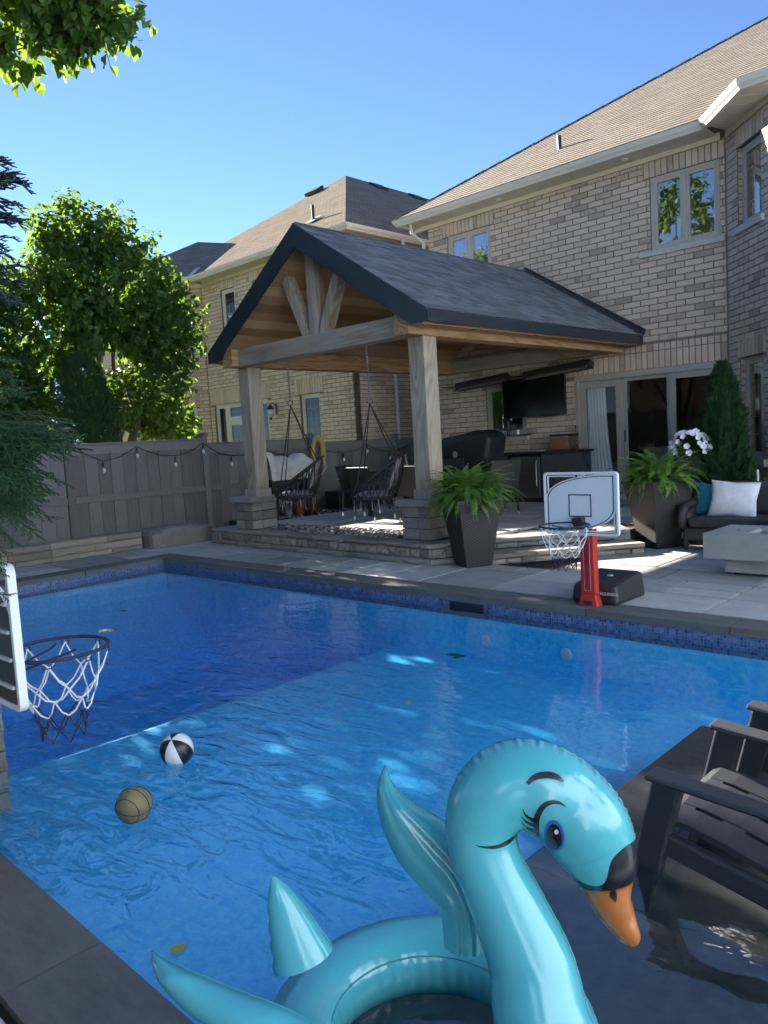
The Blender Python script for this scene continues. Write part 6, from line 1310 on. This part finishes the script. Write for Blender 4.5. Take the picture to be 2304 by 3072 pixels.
# neck, head and beak as one swept body: (x, y, half width in picture px, depth)
NK = [(1225, 2420, 118, 1.66), (1205, 2310, 112, 1.70), (1172, 2212, 104, 1.74), (1148, 2085, 92, 1.78), (1098, 1962, 80, 1.80), (1056, 1870, 74, 1.81), (1040, 1800, 76, 1.82), (1052, 1745, 86, 1.82), (1085, 1708, 94, 1.82), (1130, 1695, 97, 1.82), (1180, 1707, 96, 1.81), (1222, 1735, 95, 1.81), (1258, 1775, 95, 1.80), (1285, 1822, 88, 1.80), (1302, 1866, 75, 1.79), (1310, 1905, 58, 1.79), (1320, 1945, 44, 1.78), (1336, 1978, 36, 1.78), (1354, 2010, 27, 1.77), (1368, 2030, 19, 1.77), (1374, 2038, 9, 1.77)]
def catmull(P, n):
    P = np.array(P, float); out = []
    for i in range(len(P)-1):
        p0, p1, p2, p3 = P[max(i-1, 0)], P[i], P[i+1], P[min(i+2, len(P)-1)]
        for k in range(n): t = k/n; out.append(.5*((2*p1)+(-p0+p2)*t+(2*p0-5*p1+4*p2-p3)*t*t+(-p0+3*p1-3*p2+p3)*t**3))
    out.append(P[-1]); return np.array(out)
SPN = 7; CK = catmull(NK, SPN); CP = np.array([at(x, y, d) for x, y, w_, d in CK]); CR = np.array([w_*d/1661.1 for x, y, w_, d in CK]); NS = len(CP); NT = 44
side = -_f-DN*.0; tang = np.array([CP[min(i+1, NS-1)]-CP[max(i-1, 0)] for i in range(NS)]); tang /= np.linalg.norm(tang, axis=1)[:, None]
for _ in range(3): tang = np.array([tang[max(i-1, 0)]+2*tang[i]+tang[min(i+1, NS-1)] for i in range(NS)]); tang /= np.linalg.norm(tang, axis=1)[:, None]
SX = np.array([side-tang[i]*(side@tang[i]) for i in range(NS)]); SX /= np.linalg.norm(SX, axis=1)[:, None]; SY = np.cross(tang, SX)     # SX towards the viewer, SY across
wobble = random.Random(2)
def body(i, th, lift=0.0):
    """surface point at station i (may be fractional), angle th from the viewer-facing side"""
    k = min(int(i), NS-2); f = i-k; P = CP[k]*(1-f)+CP[k+1]*f; r = CR[k]*(1-f)+CR[k+1]*f; X = SX[k]*(1-f)+SX[k+1]*f; Y = SY[k]*(1-f)+SY[k+1]*f
    sq = .90; e = abs(math.sin(th))
    puck = 1-(.016 if 7*SPN < i < 14*SPN else .004)*(math.sin(i*3.3)+.6*math.sin(i*5.1+1))*max(0, (e-.90)/.10)**1.5 if i < 16*SPN*.93 else 1
    return P+(X*math.cos(th)*sq+Y*math.sin(th)*puck)*(r+lift)
HB = 14.6*SPN                       # station where the black mask begins on the brow
def mask(i, th):
    return 2 if i > 14.88*SPN else 0
ST = 4; NT = 96; q = MB(); vs = [tuple(body(i/ST, 2*math.pi*k/NT)) for i in range((NS-1)*ST+1) for k in range(NT)]; q.v = vs
for i in range((NS-1)*ST):
    for k in range(NT): q.f.append((i*NT+k, i*NT+(k+1) % NT, (i+1)*NT+(k+1) % NT, (i+1)*NT+k)); q.m.append(0)
q.f.append(tuple(((NS-1)*ST)*NT+k for k in range(NT))); q.m.append(2)
for j in range((NS-1)*ST):
    for k in range(NT): q.m[j*NT+k] = mask((j+.5)/ST, 2*math.pi*(k+.5)/NT)
for j in range((NS-1)*ST-2*ST, (NS-1)*ST):
    for k in range(NT): q.m[j*NT+k] = 1 if math.sin(2*math.pi*(k+.5)/NT) < .1 and j > (NS-1)*ST-ST*2 else q.m[j*NT+k]
obj('neck_and_head', q, [M_TEAL, M_VBLK, M_ORG], sw, smooth=True)
def brow(th): return SPN*sum(np.interp(math.sin(th+o_), [-1, -.6, -.3, -.05, .15, .35, .6, 1], [13.35, 13.2, 13.35, 13.65, 14.15, 14.35, 14.35, 14.15]) for o_ in (-.12, -.06, 0, .06, .12))/5
q = MB(); q.sheet(lambda a, b: body(brow(a*2*math.pi)*(1-b)+14.90*SPN*b, a*2*math.pi, .0007), 160, 14, wrapu=True); obj('face_mask', q, M_VBLK, sw, smooth=True)
for s_ in (1, -1):
    q = MB(); q.tube([body(i, s_*math.pi/2, -.0005) for i in np.arange(0, 15.2*SPN, .6)], .0022, 5); obj('neck_seam', q, M_SEAM, sw)
# painted eye, lashes, brow, nostril: shapes lying on the surface, laid out in (station, angle)
def locate(px, py):
    """surface station and angle seen at a picture position"""
    best = None
    for i in np.arange(6*SPN, NS-1, .5):
        for th in np.arange(-1.5, 1.51, .05):
            P = body(i, th)-CAM; zc = P@_f; x = 829.5+1661.1*(P@RT)/zc; y = 1106+1661.1*(P@DN)/zc; d = (x-px)**2+(y-py)**2
            if best is None or d < best[0]: best = (d, i, th)
    return best[1], best[2]
BASEPT = {}
def surf_pt(px, py, lift):
    """point of the head surface under a mark, by walking a small local patch"""
    i, th = BASEPT['i'], BASEPT['t']
    for _ in range(14):
        def pr(i, th): P = body(i, th, lift)-CAM; zc = P@_f; return np.array([829.5+1661.1*(P@RT)/zc, 1106+1661.1*(P@DN)/zc])
        p = pr(i, th); e = np.array([px, py])-p; J = np.stack([(pr(i+.05, th)-p)/.05, (pr(i, th+.01)-p)/.01], 1)
        st_ = np.linalg.lstsq(J, e, rcond=None)[0]; i = min(max(i+np.clip(st_[0], -2, 2), 0), NS-1.5); th = np.clip(th+np.clip(st_[1], -.3, .3), -1.45, 1.45)
    return body(i, th, lift)
def decal(name, outline, m, lift, par, seedpt):
    BASEPT['i'], BASEPT['t'] = seedpt; c = np.mean(outline, 0); q = MB(); n = len(outline); rings = [1.0, .66, .33]
    vs = [surf_pt(*(c+(np.array(p)-c)*k), lift) for k in rings for p in outline]+[surf_pt(*c, lift)]
    fs = [(j*n+i, j*n+(i+1) % n, (j+1)*n+(i+1) % n, (j+1)*n+i) for j in range(2) for i in range(n)]+[(2*n+i, 2*n+(i+1) % n, 3*n) for i in range(n)]
    q.add(vs, fs); return obj(name, q, m, par, smooth=True)
def stroke(name, pts, wds, m, lift, par, seedpt):
    BASEPT['i'], BASEPT['t'] = seedpt; P = catmull([(*p, w_) for p, w_ in zip(pts, wds)], 5); q = MB(); vs = []
    for k in range(len(P)):
        d = P[min(k+1, len(P)-1)][:2]-P[max(k-1, 0)][:2]; d /= np.linalg.norm(d); nn = np.array([-d[1], d[0]])
        for s_ in (-1, 0, 1): vs.append(surf_pt(*(P[k][:2]+nn*s_*P[k][2]), lift))
    q.add(vs, [(k*3+j, k*3+j+1, (k+1)*3+j+1, (k+1)*3+j) for k in range(len(P)-1) for j in range(2)]); return obj(name, q, m, par, smooth=True)
zz = lambda x, y: ((1100+x/1.929)/1.38878, (2150+y/1.929)/1.38878)
seed_eye = locate(*zz(1085, 690))
ell = lambda cx, cy, a, b, t: [zz(cx+a*math.cos(u)*math.cos(t)-b*math.sin(u)*math.sin(t), cy+a*math.cos(u)*math.sin(t)+b*math.sin(u)*math.cos(t)) for u in [i*2*math.pi/28 for i in range(28)]]
eye = decal('eye', ell(1085, 690, 58, 92, -.10), M_IRIS, .0010, sw, seed_eye)
decal('pupil', ell(1085, 695, 44, 74, -.10), M_VBLK, .0018, eye, seed_eye); decal('highlight', ell(1098, 668, 12, 14, 0), M_WHITE, .0026, eye, seed_eye)
stroke('eyeliner', [zz(*p) for p in ((1155, 522), (1110, 497), (1055, 500), (1010, 535), (985, 590), (985, 650), (1000, 700))], (.4, 3.5, 5, 6, 6.5, 5, .4), M_VBLK, .0012, sw, seed_eye)
for a, b, c in (((900, 530), (925, 575), (985, 610)), ((892, 570), (925, 610), (985, 635)), ((892, 605), (930, 645), (992, 668))): stroke('eyelash', [zz(*p) for p in (a, b, c)], (.3, 2.2, 4.5), M_VBLK, .0012, sw, seed_eye)
stroke('eyebrow', [zz(*p) for p in ((930, 388), (965, 355), (1010, 340), (1060, 338), (1105, 352), (1140, 375))], (4, 6, 7.5, 7.5, 6, 3), M_VBLK, .0012, sw, locate(*zz(1030, 350)))
stroke('cheek_line', [zz(*p) for p in ((630, 745), (690, 757), (760, 752), (820, 725), (862, 690))], (.4, 2.5, 4, 4.5, 1.5), M_VBLK, .0012, sw, locate(*zz(750, 740)))
decal('nostril', [zz(*p) for p in ((1420, 1005), (1440, 1006), (1449, 1030), (1447, 1058), (1440, 1078), (1425, 1060), (1408, 1045), (1405, 1022))], M_VBLK, .0012, sw, locate(*zz(1425, 1035)))
# wings and tail: inflated pads
def pad(name, top, bot, depth, th, grooves, par, lean=(0, 0)):
    """closed cushion between two outlines (picture px, depth) that share their end points"""
    T = catmull([(*p,) for p in top], 6); B_ = catmull([(*p,) for p in bot], 6); n = min(len(T), len(B_)); q = MB(); NVp = 18
    T = T[np.linspace(0, len(T)-1, 40).astype(int)]; B_ = B_[np.linspace(0, len(B_)-1, 40).astype(int)]; nrm = -_f+RT*lean[0]-DN*lean[1]; nrm = nrm/np.linalg.norm(nrm)
    for sg in (1, -1):
        def fn(a, b):
            k = min(int(a*39), 38); f = a*39-k; t_, b2 = T[k]*(1-f)+T[k+1]*f, B_[k]*(1-f)+B_[k+1]*f; P = t_*(1-b)+b2*b; wdt = np.linalg.norm(t_[:2]-b2[:2]); d = depth[0]*(1-a)+depth[1]*a
            h = th*min(1, wdt/70)*math.sqrt(max(0, 1-(2*b-1)**2))
            if grooves: h *= 1-.30*max(0, math.cos((b*grooves+.35*a)*2*math.pi))**6*(.25+.75*a)*min(1, 4*b)*min(1, 4*(1-b))
            return at(P[0], P[1], d)+nrm*sg*h
        q.sheet(fn if sg > 0 else (lambda a, b, fn=fn: fn(a, 1-b)), 44, NVp)
    w_ = obj(name, q, M_TEAL, par, smooth=True)
    q = MB(); q.tube([at(p[0], p[1], depth[0]*(1-k/39)+depth[1]*k/39)+nrm*.002 for k, p in enumerate(T)], .0022, 5); obj('wing_seam', q, M_SEAM, w_); return w_
pad('wing', [(832, 1652), (846, 1690), (880, 1724), (930, 1755), (975, 1785), (1020, 1840), (1040, 1930), (1042, 2045)], [(832, 1652), (816, 1690), (815, 1740), (830, 1800), (865, 1868), (915, 1925), (950, 1970), (960, 2045)], (2.06, 1.98), .060, 4, sw, (.15, .1))
pad('wing', [(328, 2054), (360, 2072), (430, 2104), (520, 2140), (600, 2170), (680, 2210), (740, 2270), (780, 2340)], [(328, 2054), (330, 2085), (350, 2130), (395, 2180), (450, 2220), (520, 2270), (600, 2330), (680, 2390)], (1.95, 1.72), .055, 0, sw, (0, .5))
q = MB(); tp, bc = at(588, 1893, 1.93), at(655, 2072, 1.93); ax_ = (tp-bc)/np.linalg.norm(tp-bc); A1 = np.cross(ax_, _f); A1 /= np.linalg.norm(A1); A2 = np.cross(ax_, A1)
def cone(a, b): k = (1-b)**.8*.066+.012*(1-b**6)+.0005; an = a*2*math.pi; k *= 1+.04*math.sin(b*30)*max(0, math.cos(an))**4; return bc+ax_*np.linalg.norm(tp-bc)*b+(A1*math.cos(an)+A2*math.sin(an)*.75)*k
q.sheet(cone, 30, 24); tl = obj('tail', q, M_TEAL, sw, smooth=True)
q = MB(); q.tube([cone(.55, k/24) for k in range(25)], .0022, 5); obj('tail_seam', q, M_SEAM, tl)
